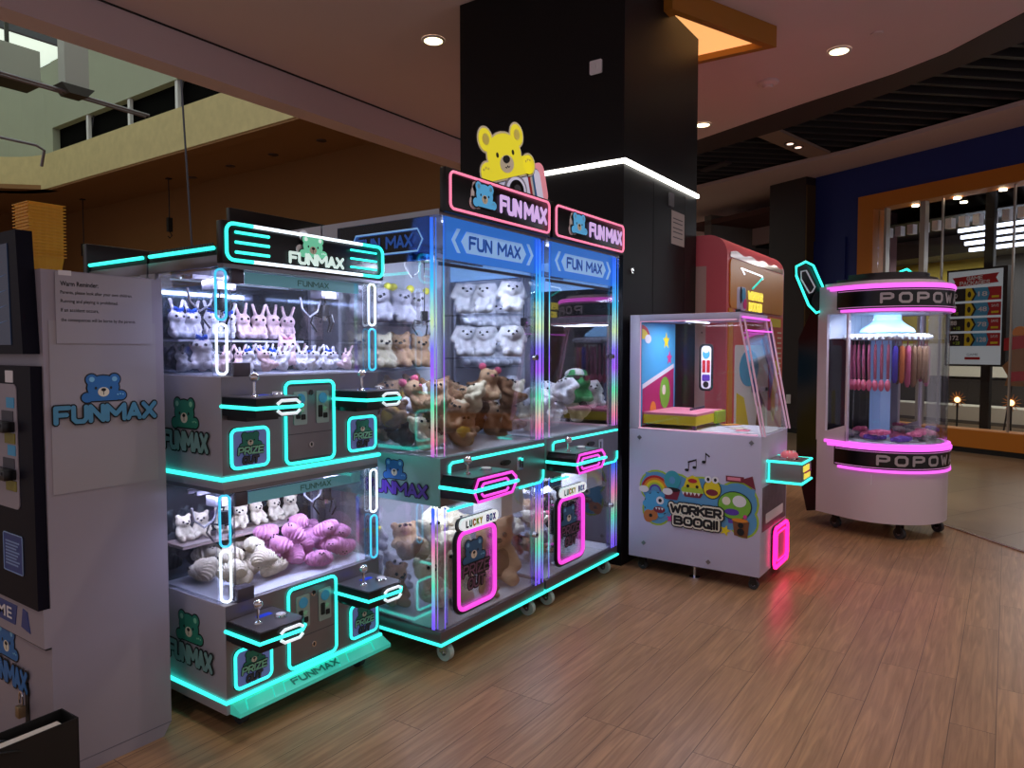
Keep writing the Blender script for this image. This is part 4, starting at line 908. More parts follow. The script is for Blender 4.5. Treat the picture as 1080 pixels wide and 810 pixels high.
        mb.m(LC).rrect(f, .0, -.19, .51, .0, .04, -.004, .004); mb.m(BLACK).rrect(f, -.004, -.194, .514, .004, .04, -.006, .001)
        for x, mt in ((.09, BLUE), (.385, RED), (.425, BLUE), (.405, WHITE)): mb.m(mt).prism([(x, -.185), (x + .02, -.185), (x + .02, -.002), (x, -.002)], f, .004, .006)
        mb.m(LG).ell(f, .245, -.085, .105, .082, .004, .010, 28); mb.m(LC).ell(f, .245, -.085, .09, .07, .010, .012, 28); mb.m(BLACK).ell(f, .245, -.085, .066, .056, .012, .016, 24); mb.m(INKG).ell(f, .25, -.08, .03, .026, .016, .018)
        top = mb.build('topper_sign', t)
        mb = MB()
        for o_, mt, d_ in ((.014, INK, .006), (.010, CREAM, .008), (0, LY, .010)):
            mb.m(mt)
            for a, b, r1, r2 in ((.055, .185, .056, .055), (.335, .185, .056, .055), (.195, .10, .15, .105), (.025, .03, .055, .05), (.405, .03, .055, .05)): d_ += .00008; mb.ell(f, a, b, r1 + o_, r2 + o_, d_, d_ + .0014, 24)
            mb.rrect(f, .0 - o_, -.012 - o_, .43 + o_, .08, .02, d_ + .00008, d_ + .0014)
        mb.m(YELL).ell(f, .055, .187, .028, .027, .012, .014); mb.ell(f, .335, .187, .028, .027, .012, .014); mb.m(CREAM).ell(f, .20, .055, .062, .044, .012, .014); mb.m(INK).ell(f, .20, .078, .03, .019, .014, .016); mb.ell(f, .13, .105, .010, .013, .012, .014); mb.ell(f, .272, .105, .010, .013, .012, .014)
        mb.tube([f.p(.18, .042, .015), f.p(.19, .036, .015), f.p(.20, .046, .015), f.p(.21, .036, .015), f.p(.22, .042, .015)], .002)
        for x in (.015, .40):
            for k in range(3): mb.m(YELL).ell(f, x - .02 + .02*k, .05 + (.006 if k == 1 else 0), .006, .006, .012, .014, 10)
        mb.build('bear_figure', top)
    return t
T1 = tall_machine('tall pink-lit claw machine with the yellow bear sign on top', (2.43, 2.082, 0), 0, True, True, 12, 4.5)
T2 = tall_machine('tall pink-lit claw machine between the bear-topped one and the black pillar', (3.33, 2.082, 0), 0, True, False, 9, 7)
tall_machine('tall grey claw machine turned away, seen behind the two pink-lit ones', (2.43 + .88, 3.634, 0), PI, False)
# ================================================================== WORKER BOOQII PRIZE MACHINE
bq = thing('prize_machine', 'white glass-topped prize machine with the WORKER BOOQII cartoon on its side', 'arcade machine', (4.304, 1.186, 0))
w, D = .60, .86
LAV = mat('lavender_white_panel', '#c6c4e2', .3, noise=.015, nscale=2)
for x, y in ((.06, .05), (.06, D - .08), (w - .06, .05), (w - .06, D - .08)): caster(bq, x, y, .03, .09)
mb = MB().m(CHROME).cyl((.05, .42, .0), (.05, .42, .012), .035, n=16); mb.cyl((.05, .42, .012), (.05, .42, .09), .008, n=8); mb.build('levelling_foot', bq)
mb = MB().m(LAV).box(0, 0, .09, w, D, .94, .006); mb.m(BLACKM).box(.02, .02, .083, w - .02, D - .02, .092); mb.build('cabinet', bq)
mb = MB().m(LAV).box(0, D - .07, .94, w, D, 1.685, .004); mb.box(0, .14, 1.645, w, D - .07, 1.685, .004); mb.box(.0, .6, .94, .012, .79, .945); mb.build('hood', bq)
f = leftf(0, 0, 0)
mb = MB()
for y, z in ((.785, .885), (.06, .90), (.75, .19), (.315, .135)):
    mb.m(STEEL).prism([(-y - .016, z), (-y, z - .016), (-y + .016, z), (-y, z + .016)], f, 0, .004)
mb.build('bolt_cover', bq)
# cartoon
mb = MB()
AN = [0]
def A(m, y, z, rx, ry, lv, rot=0, n=20):
    AN[0] += 1; e = lv*.0007 + AN[0]*.00003; mb.m(m).ell(f, -y, z, rx, ry, .0008 + e, .0012 + e, n, rot)
BACKB = mat('cartoon_back_blue', '#5a9ac8', .5); TEALC = mat('cartoon_teal', '#3aa0b0', .5); MAROON = mat('cartoon_maroon', '#7a2438', .5); LGR = mat('cartoon_green', '#7ab83a', .5); MAG = mat('cartoon_magenta', '#d83a90', .5); WOOD = mat('cartoon_wood', '#b8703a', .5)
for m, e, lv in ((LIME, .012, 0), (BACKB, 0, .8)):
    for y, z, rx, ry in ((.66, .57, .11, .10), (.66, .42, .09, .09), (.52, .58, .09, .08), (.36, .57, .15, .085), (.14, .53, .12, .12), (.10, .42, .08, .09)): A(m, y, z, rx + e, ry + e, lv)
    mb.m(m).prism([(-.72, .36), (-.08, .36), (-.03, .62), (-.74, .66)], f, .0008 + lv*.0007, .0010 + lv*.0007 + (.00032 if lv else 0))
for r, m, lv in ((.10, RED, 3), (.085, ORAN, 4), (.070, YEL, 5), (.055, LIME, 6), (.042, PURP, 7), (.03, BACKB, 8)):
    mb.m(m).prism([(-.67 + r*math.cos(R(a)), .545 + r*math.sin(R(a))) for a in range(0, 181, 12)], f, .0008 + lv*.0007, .0014 + lv*.0007)
for y in (.75, .585): A(WHITE, y, .55, .035, .022, 9)
A(INK, .665, .455, .083, .083, 4); A(SKYB, .665, .455, .078, .078, 5)
for k in range(9): a = k*2*PI/9; A(SKYB, .665 + .07*math.cos(a), .455 + .07*math.sin(a), .022, .022, 5)
A(WHITE, .635, .485, .026, .026, 9); A(INK, .635, .485, .012, .012, 10); A(MAROON, .64, .425, .04, .022, 9); 
for y in (.66, .64, .62): mb.m(WHITE).prism([(-y - .008, .438), (-y + .008, .438), (-y, .422)], f, .008, .009)
A(TEALC, .555, .625, .055, .062, 4); A(BACKB, .555, .625, .02, .024, 5); mb.m(MAROON).prism([(-.61, .565), (-.50, .565), (-.52, .50), (-.60, .50)], f, .004, .005); A(INK, .555, .565, .055, .014, 7)
A(LIME, .42, .575, .075, .035, 4); mb.m(YEL).prism([(-.48, .59), (-.36, .59), (-.38, .65), (-.42, .67), (-.46, .65)], f, .0045, .005); A(RED, .42, .635, .03, .014, 8); mb.m(MAROON).prism([(-.49, .56), (-.35, .56), (-.37, .53), (-.47, .53)], f, .0045, .005)
for y in (.48, .455, .43, .405, .38): mb.m(WHITE).prism([(-y - .01, .56), (-y + .01, .56), (-y, .54)], f, .005, .006)
A(INK, .45, .60, .01, .01, 8); A(INK, .39, .60, .01, .01, 8)
A(INK, .295, .595, .058, .062, 4); A(YEL, .295, .595, .053, .057, 5)
for y in (.32, .275): A(WHITE, y, .655, .022, .022, 6); A(INK, y, .655, .009, .011, 7)
A(MAROON, .295, .575, .038, .02, 7)
for y in (.315, .295, .275): mb.m(WHITE).prism([(-y - .008, .59), (-y + .008, .59), (-y, .572)], f, .0062, .007)
mb.m(MAROON).prism([(-.21, .69), (-.10, .69), (-.10, .655), (-.21, .655)], f, .004, .005); mb.m(PINKP).prism([(-.20, .683), (-.12, .683), (-.12, .664), (-.20, .664)], f, .005, .006); mb.m(MAROON).prism([(-.10, .68), (-.05, .70), (-.03, .62), (-.10, .655)], f, .004, .005)
A(INK, .155, .51, .105, .088, 4); A(LGR, .155, .51, .10, .083, 5); A(CREAM, .205, .535, .026, .026, 7); A(WHITE, .125, .54, .042, .036, 7); A(MAG, .09, .45, .012, .012, 7); A(PURP, .17, .47, .045, .02, 7)
A(WOOD, .715, .375, .035, .042, 4); A(WOOD, .68, .385, .03, .034, 4); A(INK, .70, .38, .012, .012, 5); mb.m(MAROON).prism([(-.66, .40), (-.60, .44), (-.595, .425), (-.655, .385)], f, .004, .005)
mb.m(MAG).star(f, -.565, .375, .028, .004, .005, .2); mb.star(f, -.29, .345, .024, .004, .005, .1); mb.m(YEL).star(f, -.21, .35, .036, .004, .005, .3); mb.m(PURP).prism([(-.20, .45), (-.12, .45), (-.11, .40), (-.19, .40)], f, .0045, .005)
mb.m(BROWNP).prism([(-.165, .42), (-.065, .42), (-.075, .32), (-.155, .33)], f, .0045, .0055); A(INK, .115, .395, .017, .017, 9); A(INK, .115, .355, .022, .022, 9); A(ORAN, .12, .425, .05, .012, 9)
for y, z in ((.46, .70), (.41, .72), (.35, .76)):
    A(INK, y, z, .013, .009, 2); mb.m(INK).prism([(-y + .009, z), (-y + .013, z), (-y + .013, z + .05), (-y + .009, z + .05)], f, .002, .003)
mb.m(INK).prism([(-.453, .745), (-.397, .765), (-.397, .775), (-.453, .755)], f, .002, .003); mb.prism([(-.341, .81), (-.315, .79), (-.312, .80), (-.341, .82)], f, .002, .003)
for s_, z0 in (('WORKER', .418), ('BOOQII', .345)):
    x0, x1 = (-.565, -.23) if s_[0] == 'W' else (-.54, -.25)
    block(mb.m(INK), s_, f, x0, z0, x1 - x0, .06, .0095, .015, grow=.034); block(mb.m(CREAM), s_, f, x0, z0, x1 - x0, .06, .0118, .015, grow=.020); block(mb.m(INK), s_, f, x0, z0, x1 - x0, .06, .0141, .0155)
mb.build('cartoon_print', bq)
# glass hood sides
HP = [(-.79, .945), (-.02, .945), (-.15, 1.645), (-.79, 1.645)]
mb = MB().m(GLASS).prism(HP, leftf(0, 0, 0), -.006, -.002); mb.build('side_window', bq)
mb = MB().m(GLASS).prism(HP, leftf(w, 0, 0), .002, .006); mb.build('side_window', bq)
PEDG = mat('pink_lit_edge', '#e0a8c0', .3, emit=(.85, .50, .70, 1), es=.5)
mb = MB().m(PEDG).tube([(0.003, .80 - .005, .947), (0.003, .025, .947)], .005); mb.tube([(.003, .785, .947), (.003, .785, 1.64), (.003, .16, 1.64)], .004); mb.build('lit_edge', bq)
mb = MB().m(mat('rose_acrylic', '#c8a0b4', .15, emit=(.6, .35, .5, 1), es=.25))
for x in (.012, w - .012):
    for o in (0, .028): mb.tube([(x, .145 - o, 1.645), (x, .0 - o*.6, .94)], .006)
mb.m(PKP).tube([(.01, .125, 1.655), (w - .01, .125, 1.655)], .006); mb.tube([(.01, .108, 1.575), (w - .01, .108, 1.575)], .005); mb.build('front_frame', bq)
mb = MB().m(GLASS).prism([(.0, .945), (.004, .945), (.152, 1.645), (.148, 1.645)], Fr((.02, 0, 0), (0, 1, 0), (0, 0, 1)), 0, w - .04); mb.build('front_window', bq)
mb = MB().m(STEEL).box(.05, .0, 1.21, .09, .03, 1.235); mb.m(BLACK).cyl((.07, .0, 1.222), (.07, -.012, 1.222), .012); mb.build('lock', bq)
# interior artwork, ledge and floor sheets
area('hood_light', (w/2, .45, 1.635), (0, 0, 0), .3, .4, 5, (.85, .85, 1), bq); mb = MB().m(LEDW).box(.1, .5, 1.638, .5, .52, 1.644); mb.build('hood_lamp', bq)
mb = MB().m(WINT).box(.012, .012, .940, w - .012, .79, .946); f2 = front(0, .785, 0)
mb.m(SKYB).prism([(.015, .95), (w - .015, .95), (w - .015, 1.64), (.015, 1.64)], f2, 0, .003); mb.m(mat('art_magenta', '#b0286a', .5)).prism([(.03, .95), (.56, .95), (.56, 1.33), (.03, 1.20)], f2, .003, .004); mb.m(WHITE).prism([(.03, 1.20), (.56, 1.33), (.56, 1.36), (.03, 1.23)], f2, .003, .0042)
mb.m(RED).prism([(.0 + .015 + .13*math.cos(R(a)), 1.53 + .09*math.sin(R(a))) for a in range(0, 91, 9)] + [(.015, 1.53)], f2, .003, .004); mb.m(YEL).prism([(.015 + .10*math.cos(R(a)), 1.53 + .065*math.sin(R(a))) for a in range(0, 91, 9)] + [(.015, 1.53)], f2, .004, .005); mb.m(WHITE).ell(f2, .11, 1.53, .05, .03, .005, .006)
mb.m(YEL).star(f2, .42, 1.52, .06, .003, .005); mb.m(LGR).ell(f2, .40, 1.16, .09, .11, .004, .006); mb.m(CREAM).ell(f2, .38, 1.18, .03, .035, .006, .007); mb.m(ORAN).ell(f2, .2, 1.05, .05, .06, .004, .006); mb.m(MAG).star(f2, .48, 1.40, .05, .003, .005); mb.build('artwork_panel', bq)
mb = MB().m(YEL).box(.04, .42, .975, w - .05, .78, 1.035, .003); mb.m(PINKP).box(.04, .42, 1.035, w - .05, .78, 1.05); mb.m(LIME).box(.38, .40, .965, w - .04, .425, 1.045); mb.m(DSTEEL).box(.06, .43, .947, .08, .45, .975); mb.box(w - .1, .43, .947, w - .08, .45, .975); mb.m(INKG)
for k in range(8): mb.box(.30 + k*.035, .55, 1.05, .32 + k*.035, .56, 1.065)
mb.build('prize_ledge', bq)
for i in range(5):
    mb = MB().m((WHITE, PINKP, CREAM, WHITE, ORAN)[i]); mb.box(-.06, -.04, 0, .06, .04, .001); o = mb.build('leaflet'); o.location = (4.304 + .12 + .09*i, 1.186 + .12 + .055*i, .9475 + .0014*i); o.rotation_euler = (0, 0, .5 - .35*i)
    tag(o, ['white leaflet lying nearest the front glass inside the white prize machine', 'pink leaflet on the floor inside the white prize machine', 'cream leaflet in the middle of the white prize machine floor', 'white leaflet behind the cream one inside the white prize machine', 'orange leaflet farthest back on the white prize machine floor'][i], 'leaflet')
# cut-out figure stuck on the far glass
mb = MB(); f3 = leftf(w - .008, 0, 0)
mb.m(INK).rrect(f3, -.60, 1.17, -.50, 1.50, .03, .008, .012); mb.m(WHITE).rrect(f3, -.585, 1.185, -.515, 1.485, .025, .012, .014); mb.m(SKYB).ell(f3, -.55, 1.43, .026, .035, .014, .016); mb.m(CREAM).ell(f3, -.55, 1.455, .02, .018, .016, .018); mb.m(RED).rrect(f3, -.578, 1.30, -.554, 1.385, .006, .014, .016); mb.rrect(f3, -.546, 1.30, -.522, 1.385, .006, .014, .016); mb.m(PURP).rrect(f3, -.578, 1.24, -.522, 1.285, .01, .014, .016); mb.m(INK).ell(f3, -.55, 1.215, .02, .022, .014, .016); mb.build('glass_sticker', bq)
# topper
f = front(0, .14, 1.685)
LYL = mat('lit_yellow_letter', '#f0e040', .4, emit=(.85, .72, .08, 1), es=.8)
mb = MB().m(BLACK).box(.005, .14, 1.685, .50, .17, 1.70); mb.m(LAV).rrect(f, .0, .01, .10, .15, .02, -.02, .004); mb.m(SKYB).ell(f, .05, .10, .035, .045, .004, .008); mb.m(MAG).ell(f, .07, .05, .03, .03, .006, .01); mb.m(INK).ell(f, -.0, .10, .02, .05, .004, .006)
block(mb.m(LYL), 'WORKER', f, .13, .08, .31, .055, .012, .015, th=.006); block(mb.m(LYL), 'BOOQII', f, .15, .012, .27, .055, .012, .015, th=.006); mb.m(LAV).box(.10, .145, 1.69, .46, .16, 1.695); mb.m(WH).tube([f.p(.08, .23, 0), f.p(.02, .26, 0), f.p(.45, .25, 0), f.p(.47, .23, 0)], .005); mb.m(CYS).tube([f.p(.47, .24, 0), f.p(.25, .155, 0)], .006); mb.build('topper_sign', bq)
# control ledge
c = MB().m(mat('ledge_grey', '#8a8a90', .35, .3)).box(.12, -.20, .655, .37, -.002, .785, .004); c.m(STEEL).box(.13, -.19, .785, .36, -.004, .789); co = c.build('control_ledge', bq)
mb = MB().m(CY)
for z in (.66, .783): mb.tube([(.117, 0, z), (.117, -.203, z), (.373, -.203, z), (.373, 0, z)], .0075)
mb.tube([(.118, -.012, .66), (.118, -.012, .783)], .006); mb.build('neon_strip', co)
f = front(0, -.20, 0); mb = MB().m(LYL).rrect(f, .16, .725, .31, .76, .004, 0, .004); mb.rrect(f, .18, .68, .33, .712, .004, 0, .004); mb.m(MAG).rrect(f, .20, .713, .35, .724, .003, 0, .005); mb.build('lit_label', co)
mb = MB().m(CHROME).lathe([(.055, 0), (.05, .01)], (.245, -.10, .789), 20); mb.m(mat('rose_dome', '#d86a78', .3, emit=(.7, .15, .2, 1), es=.25)).lathe([(.05, .008), (.052, .02), (.045, .036), (.03, .046), (.0005, .05)], (.245, -.10, .789), 24)
for k in range(8): a = k*PI/4; mb.m(WHITE).tube([(.245 + .052*math.cos(a), -.10 + .052*math.sin(a), .80), (.245 + .03*math.cos(a + .3), -.10 + .03*math.sin(a + .3), .838)], .003)
mb.build('dome_button', co)
f = front(0, 0, 0)
mb = MB().m(mat('dark_front_print', '#5a4a58', .4, noise=.3, nscale=14)).prism([(.03, .36), (.57, .36), (.57, .63), (.03, .63)], f, .001, .003); mb.m(WHITE).rrect(f, .1, .40, .5, .46, .01, .003, .004); mb.build('front_print', bq)
p = MB().m(BLACK).rrect(f, .24, .075, .58, .345, .05, .001, .012); p.m(mat('rose_door', '#a03a5a', .4, emit=(.5, .05, .15, 1), es=.3)).rrect(f, .29, .11, .53, .31, .03, .012, .016); pd = p.build('prize_door', bq)
mb = MB().m(HOT); ring(mb, f, .25, .085, .57, .335, .045, .012, .018); ring(mb, f, .30, .12, .52, .30, .025, .006, .022); mb.build('neon_ring', pd)
# ================================================================== PINK CAPSULE MACHINE BEHIND
pm = thing('capsule_machine', 'large rounded pink machine with amber header behind the white prize machine', 'arcade machine', (5.70, 1.864, 0))
PKB = mat('salmon_pink_body', '#e06a78', .35); AMB = mat('amber_panel', '#d88a14', .3); CORAL = mat('coral_panel', '#d84a42', .4)
w, D, H_ = 1.75, .95, 2.39
pro = [(0, .05), (D, .05), (D, H_)] + [(.16 - .16*math.sin(R(a)), H_ - .16 + .16*math.cos(R(a))) for a in range(0, 91, 10)]
mb = MB().m(PKB).prism(pro, Fr((0, 0, 0), (0, 1, 0), (0, 0, 1)), 0, w); mb.m(BLACKM).box(.04, .04, .0, w - .04, D - .04, .052); mb.build('body', pm)
mb = MB().m(mat('rose_white_panel', '#c8a8a4', .5)).prism([(-.17, .2), (-.90, .2), (-.90, 2.14), (-.17, 2.14)], leftf(0, 0, 0), .001, .006); mb.m(INK).ell(leftf(), -.2, 1.6, .006, .006, .006, .008); mb.build('side_panel', pm)
f = front(0, 0, 0)
mb = MB().m(AMB).rrect(f, .05, 1.80, w - .06, 2.20, .05, .001, .012); mb.m(AMB).rrect(f, .03, .2, .14, 1.80, .02, .001, .01); mb.build('amber_header', pm)
mb = MB().m(mat('glossy_film', '#d8c0b0', .08, .3)); 
for k in range(24): mb.prism([(.06 + k*.068, 2.21), (.06 + (k+1)*.068, 2.21), (.06 + (k+1)*.068, 2.26 + .012*math.sin(k*1.1)), (.06 + k*.068, 2.26 + .012*math.sin(k*1.1 - 1.1))], f, .002, .008)
mb.build('film_strip', pm)
mb = MB().m(CORAL).prism([(.16, .2), (w - .03, .2), (w - .03, 1.78), (.16, 1.78)], f, .001, .006); mb.m(YEL).rrect(f, 1.25, 1.90 - .22, 1.62, 1.90 - .14, .01, .006, .012)
mb.m(WHITE).rrect(f, .20, .5, 1.2, 1.5, .03, .006, .010); mb.m(SKYB).ell(f, .6, 1.3, .28, .16, .010, .013); mb.m(YEL).prism([(.25, .55), (.75, .55), (.45, 1.05), (.25, 1.1)], f, .010, .013); mb.m(BROWNP).prism([(.8, .7), (1.12, .7), (1.1, .95), (.9, 1.1)], f, .010, .013); mb.m(NAVY).ell(f, .75, 1.14, .09, .07, .013, .016); mb.m(PURP).prism([(.95, 1.55), (1.25, 1.68), (1.42, 1.55), (1.38, 1.2), (1.25, 1.0), (1.22, 1.3), (1.05, 1.42)], f, .012, .016); mb.m(YEL).ell(f, 1.45, 1.2, .08, .16, .012, .016); mb.ell(f, 1.38, .95, .07, .18, .012, .0155); mb.m(WHITE).ell(f, 1.5, .95, .06, .09, .0125, .017)
mb.m(CREAM)
for k in range(9): mb.prism([(1.52, 1.62 - k*.05), (1.66, 1.62 - k*.05), (1.66, 1.635 - k*.05), (1.52, 1.635 - k*.05)], f, .006, .009)
mb.build('front_panel', pm)
# ================================================================== POPOW DRUM MACHINE
pw = thing('drum_claw_machine', 'white round-fronted claw machine with POPOW bands and glowing pink rims', 'claw machine', (6.5, .81, 0), R(-30))
RR = .45; YB_ = .28
def outl(r, yb=YB_, n=28, a0=-90, a1=90):
    return [(-r, yb)] + [(r*math.sin(R(a0 + (a1 - a0)*i/n)), -r*math.cos(R(a0 + (a1 - a0)*i/n))) for i in range(n + 1)] + [(r, yb)]
class CylFr:
    def __init__(s, r): s.R = r
    def p(s, a, b, d=0): t = a / s.R; return Vector(((s.R + d)*math.sin(t), -(s.R + d)*math.cos(t), b))
PWH = mat('warm_white_shell', '#d8ccd8', .32, noise=.015, nscale=2)
mb = MB().m(PWH).prism(outl(RR), topf(), .13, .72); mb.build('base_cabinet', pw)
mb = MB().m(PWH).prism(outl(RR), topf(), 1.745, 1.97); mb.prism(outl(RR - .06), topf(), 1.97, 1.995); mb.build('head', pw)
mb = MB().m(mat('dark_cap', '#2a2224', .3)); mb.prism(outl(RR - .10, .2), topf(), 1.995, 2.02); mb.prism(outl(RR - .16, .14), topf(), 2.02, 2.06); mb.build('cap', pw)
# black rear shell
mb = MB().m(BLACK).prism([(.28, .13), (.40, .10), (.52, .50), (.52, 1.55), (.38, 1.80), (.28, 1.90)], Fr((-.42, 0, 0), (0, 1, 0), (0, 0, 1)), 0, .84); mb.m(BLACKM).box(-.35, .5, .5, .35, .53, 1.5); mb.build('rear_shell', pw)
# side cheeks with window openings
for sx in (-1, 1):
    mb = MB().m(PWH); fr = Fr((sx*RR, 0, 0), (0, 1, 0), (0, 0, 1)); d0, d1 = (-.0, -.025) if sx > 0 else (0, .025)
    mb.prism([(.20, .72), (.29, .72), (.29, 1.745), (.20, 1.745)], fr, d0, d1); mb.prism([(-.0, .72), (.20, .72), (.20, .80), (.02, .86), (0, .80)], fr, d0, d1)
    mb.prism([(0, .72), (.015, .72), (.015, 1.745), (0, 1.745)], fr, d0, d1 * 1.2)
    mb.build('side_cheek', pw)
mb = MB().m(BLACK); mb.box(-.40, YB_ - .02, .72, .40, YB_, 1.745); mb.m(WINT).box(-.40, YB_ - .022, 1.55, .40, YB_ - .02, 1.745); mb.build('rear_wall', pw)
# glass drum
mb = MB().m(GLASS); o1 = outl(RR - .012)[1:-1]; o2 = outl(RR - .017)[1:-1]
for i in range(len(o1) - 1): mb.prism([o1[i], o1[i+1], o2[i+1], o2[i]], topf(), .742, 1.745)
mb.build('drum_window', pw, fixn=True)
MB().m(GLASS).box(-RR + .03, .02, .86, -RR + .034, .2, 1.74).build('side_window', pw); MB().m(GLASS).box(RR - .034, .02, .86, RR - .03, .2, 1.74).build('side_window', pw)
# bands and rims
for zb, zt, up in ((1.775, 1.925, 1), (.545, .69, 0)):
    b = MB().m(BLACK).prism(outl(RR + .012, .10), topf(), zb, zt); bo = b.build('band', pw)
    cf = CylFr(RR + .012); 
    mb = MB().m(mat('pale_silver_letter', '#b8b0b6', .35, .3)); x = -.48
    for ch in 'POPOWA':
        block(mb, ch, cf, x, (zb + zt)/2 - .041, .095, .082, .003, .019); x += .125
    mb.build('lettering', bo)
    mb = MB().m(mat('thin_rose_line', '#d090c8', .4, emit=(.7, .3, .65, 1), es=.4))
    for z in (zb + .012, zt - .012): mb.tube([(x_, y_, z) for x_, y_ in outl(RR + .014, .085)], .0025)
    mb.build('trim_line', bo)
    rm = MB().m(PKP); rm.prism(outl(RR + .022, .16), topf(), zt + .002, zt + .022); rm.prism(outl(RR + .018, .06), topf(), zb - .022, zb - .002)
    if up: rm.prism(outl(RR + .014, .2), topf(), zt + .022, zt + .035)
    else: rm.prism(outl(RR + .012, .2), topf(), zt + .022, zt + .045)
    rm.build('neon_rim', pw)
mb = MB().m(PKP).tube([cf.p(.58, .50, .004), cf.p(.58, .30, .004)], .007); mb.build('neon_bar', pw)
mb = MB().m(mat('handle_slot', '#e8dce4', .3)).box(-.005, -RR - .002, .42, .005, -RR + .01, .5) if False else MB().m(WHITE).tube([CylFr(RR).p(-.50, .50, .0), CylFr(RR).p(-.50, .42, .0)], .003); mb.build('seam', pw)
for x, y in ((-.33, .18), (-.2, -.30), (.28, -.28), (.33, .2)): caster(pw, x, y, .045, .128, False)
# cyan loops beside the head
EAR = [(-.713, 2.127), (-.61, 2.17), (-.525, 2.144), (-.356, 1.889), (-.386, 1.795), (-.482, 1.761), (-.569, 1.821), (-.711, 2.052)]
for sx in (1, -1):
    e = [(sx*a*1.0, b) for a, b in EAR]
    mb = MB().m(BLACK).prism([(a*.985 - sx*.008, 1.97 + (b - 1.97)*.93) for a, b in e], front(0, .30, 0), -.012, .0)
    mb.tube([(sx*-.45, .31, 1.86), (sx*-.36, .33, 1.80)], .02); mb.cyl((sx*-.46, .288, 1.86), (sx*-.46, .282, 1.86), .075, n=22); ea = mb.build('side_loop', pw)
    mb = MB().m(CY).tube([(a, .283, b) for a, b in e], .0095, True); mb.build('neon_ring', ea)
    mb = MB().m(mat('dim_white_loop', '#c8ccd4', .4, emit=(.5, .5, .6, 1), es=.25)).tube([(sx*a, .286, b) for a, b in ((-.655, 2.09), (-.60, 2.10), (-.50, 1.97), (-.53, 1.93), (-.56, 1.92), (-.655, 2.03))], .006, True); mb.build('inner_loop', ea)
# wheel with dome, post
BGL = mat('ice_lit_dome', '#b8dcf0', .4, emit=(.22, .56, .95, 1), es=.62)
mb = MB().m(BGL).lathe([(.10, 1.74), (.10, 1.70), (.13, 1.67), (.19, 1.63), (.205, 1.60), (.0005, 1.595)], n=28); mb.build('dome', pw)
whl = MB().m(mat('clear_white_wheel', '#dfe4ee', .25))
whl.lathe([(.0005, 1.585), (.30, 1.585), (.31, 1.575), (.31, 1.54), (.29, 1.535), (.27, 1.55), (.0005, 1.555)], n=36)
for k in range(40): a = k*2*PI/40; whl.sph((.31*math.cos(a), .31*math.sin(a), 1.56), .018, 8)
whl.build('wheel', pw)
mb = MB().m(mat('ice_post', '#9ab4dc', .35, emit=(.12, .20, .42, 1), es=.4)).box(-.06, -.0, .745, .06, .10, 1.535); mb.build('post', pw)
mb = MB().m(WINT).prism(outl(RR - .03), topf(), .72, .742); mb.build('play_floor', pw)
area('drum_light', (0, -.40, 1.70), (R(25), 0, 0), .3, .02, 3, (.72, .80, 1), pw); area('drum_light', (-.36, -.05, 1.70), (0, R(-25), 0), .02, .3, 3, (.72, .80, 1), pw)
# ================================================================== SOFT TOYS
def fur(name, col, b=.5): return mat(name, col, .9, noise=.10, nscale=9, bump=b, bscale=38)
def chain(a, b, r0, r1, n):
    return [tuple(a[k] + (b[k] - a[k])*i/(n-1) for k in range(3)) + (r0 + (r1 - r0)*i/(n-1),) for i in range(n)]
def both(l): return l + [(-x, y, z, r) for x, y, z, r in l]
KINDS = {}
KINDS['bunny'] = dict(s=[(0, .02, .2, .2), (0, 0, .33, .155), (.05, -.02, .55, .18), (-.05, -.02, .55, .18), (0, .2, .14, .07), (0, -.17, .51, .08)] + both(chain((.09, 0, .70), (.17, .03, 1.0), .055, .05, 6) + chain((.15, -.06, .36), (.19, -.17, .24), .065, .055, 4) + chain((.13, -.12, .1), (.15, -.28, .09), .09, .08, 4)),
    eyes=[(.095, -.185, .57)], er=.039, nose=(0, -.245, .53), nr=.02)
KINDS['bear'] = dict(s=[(0, .02, .23, .23), (0, .01, .36, .19), (.06, 0, .65, .21), (-.06, 0, .65, .21), (0, -.18, .59, .11)] + both([(.20, .01, .85, .085), (.22, .0, .86, .07)] + chain((.2, -.04, .42), (.27, -.18, .25), .085, .08, 4) + chain((.14, -.14, .12), (.18, -.34, .11), .11, .10, 4)),
    eyes=[(.10, -.19, .68)], er=.039, nose=(0, -.285, .63), nr=.045)
KINDS['cat'] = dict(s=[(0, .02, .2, .2), (0, 0, .33, .16), (.07, -.02, .56, .19), (-.07, -.02, .56, .19), (0, -.17, .51, .07)] + both(chain((.15, 0, .70), (.21, .0, .86), .085, .025, 5) + chain((.15, -.06, .36), (.19, -.17, .24), .065, .06, 4) + chain((.13, -.12, .1), (.15, -.28, .09), .09, .08, 4)),
    eyes=[(.11, -.19, .58)], er=.041, nose=(0, -.235, .53), nr=.018)
KINDS['dog'] = dict(s=[(0, .02, .22, .22), (0, .0, .36, .18), (.07, 0, .62, .21), (-.07, 0, .62, .21), (0, -.15, .56, .13)] + both(chain((.22, .02, .74), (.33, .0, .45), .08, .09, 6) + chain((.19, -.05, .4), (.25, -.18, .26), .085, .08, 4) + chain((.14, -.14, .12), (.17, -.33, .11), .11, .10, 4)),
    eyes=[(.10, -.185, .66)], er=.037, nose=(0, -.275, .59), nr=.032)
KINDS['frog'] = dict(s=[(0, .02, .2, .22), (.13, -.02, .48, .2), (-.13, -.02, .48, .2), (0, -.08, .47, .2)] + both([(.14, -.06, .68, .10)] + chain((.18, -.06, .3), (.25, -.2, .2), .07, .065, 4) + chain((.15, -.14, .1), (.2, -.3, .09), .09, .09, 4)),
    eyes=[], er=.0, nose=None, nr=0)
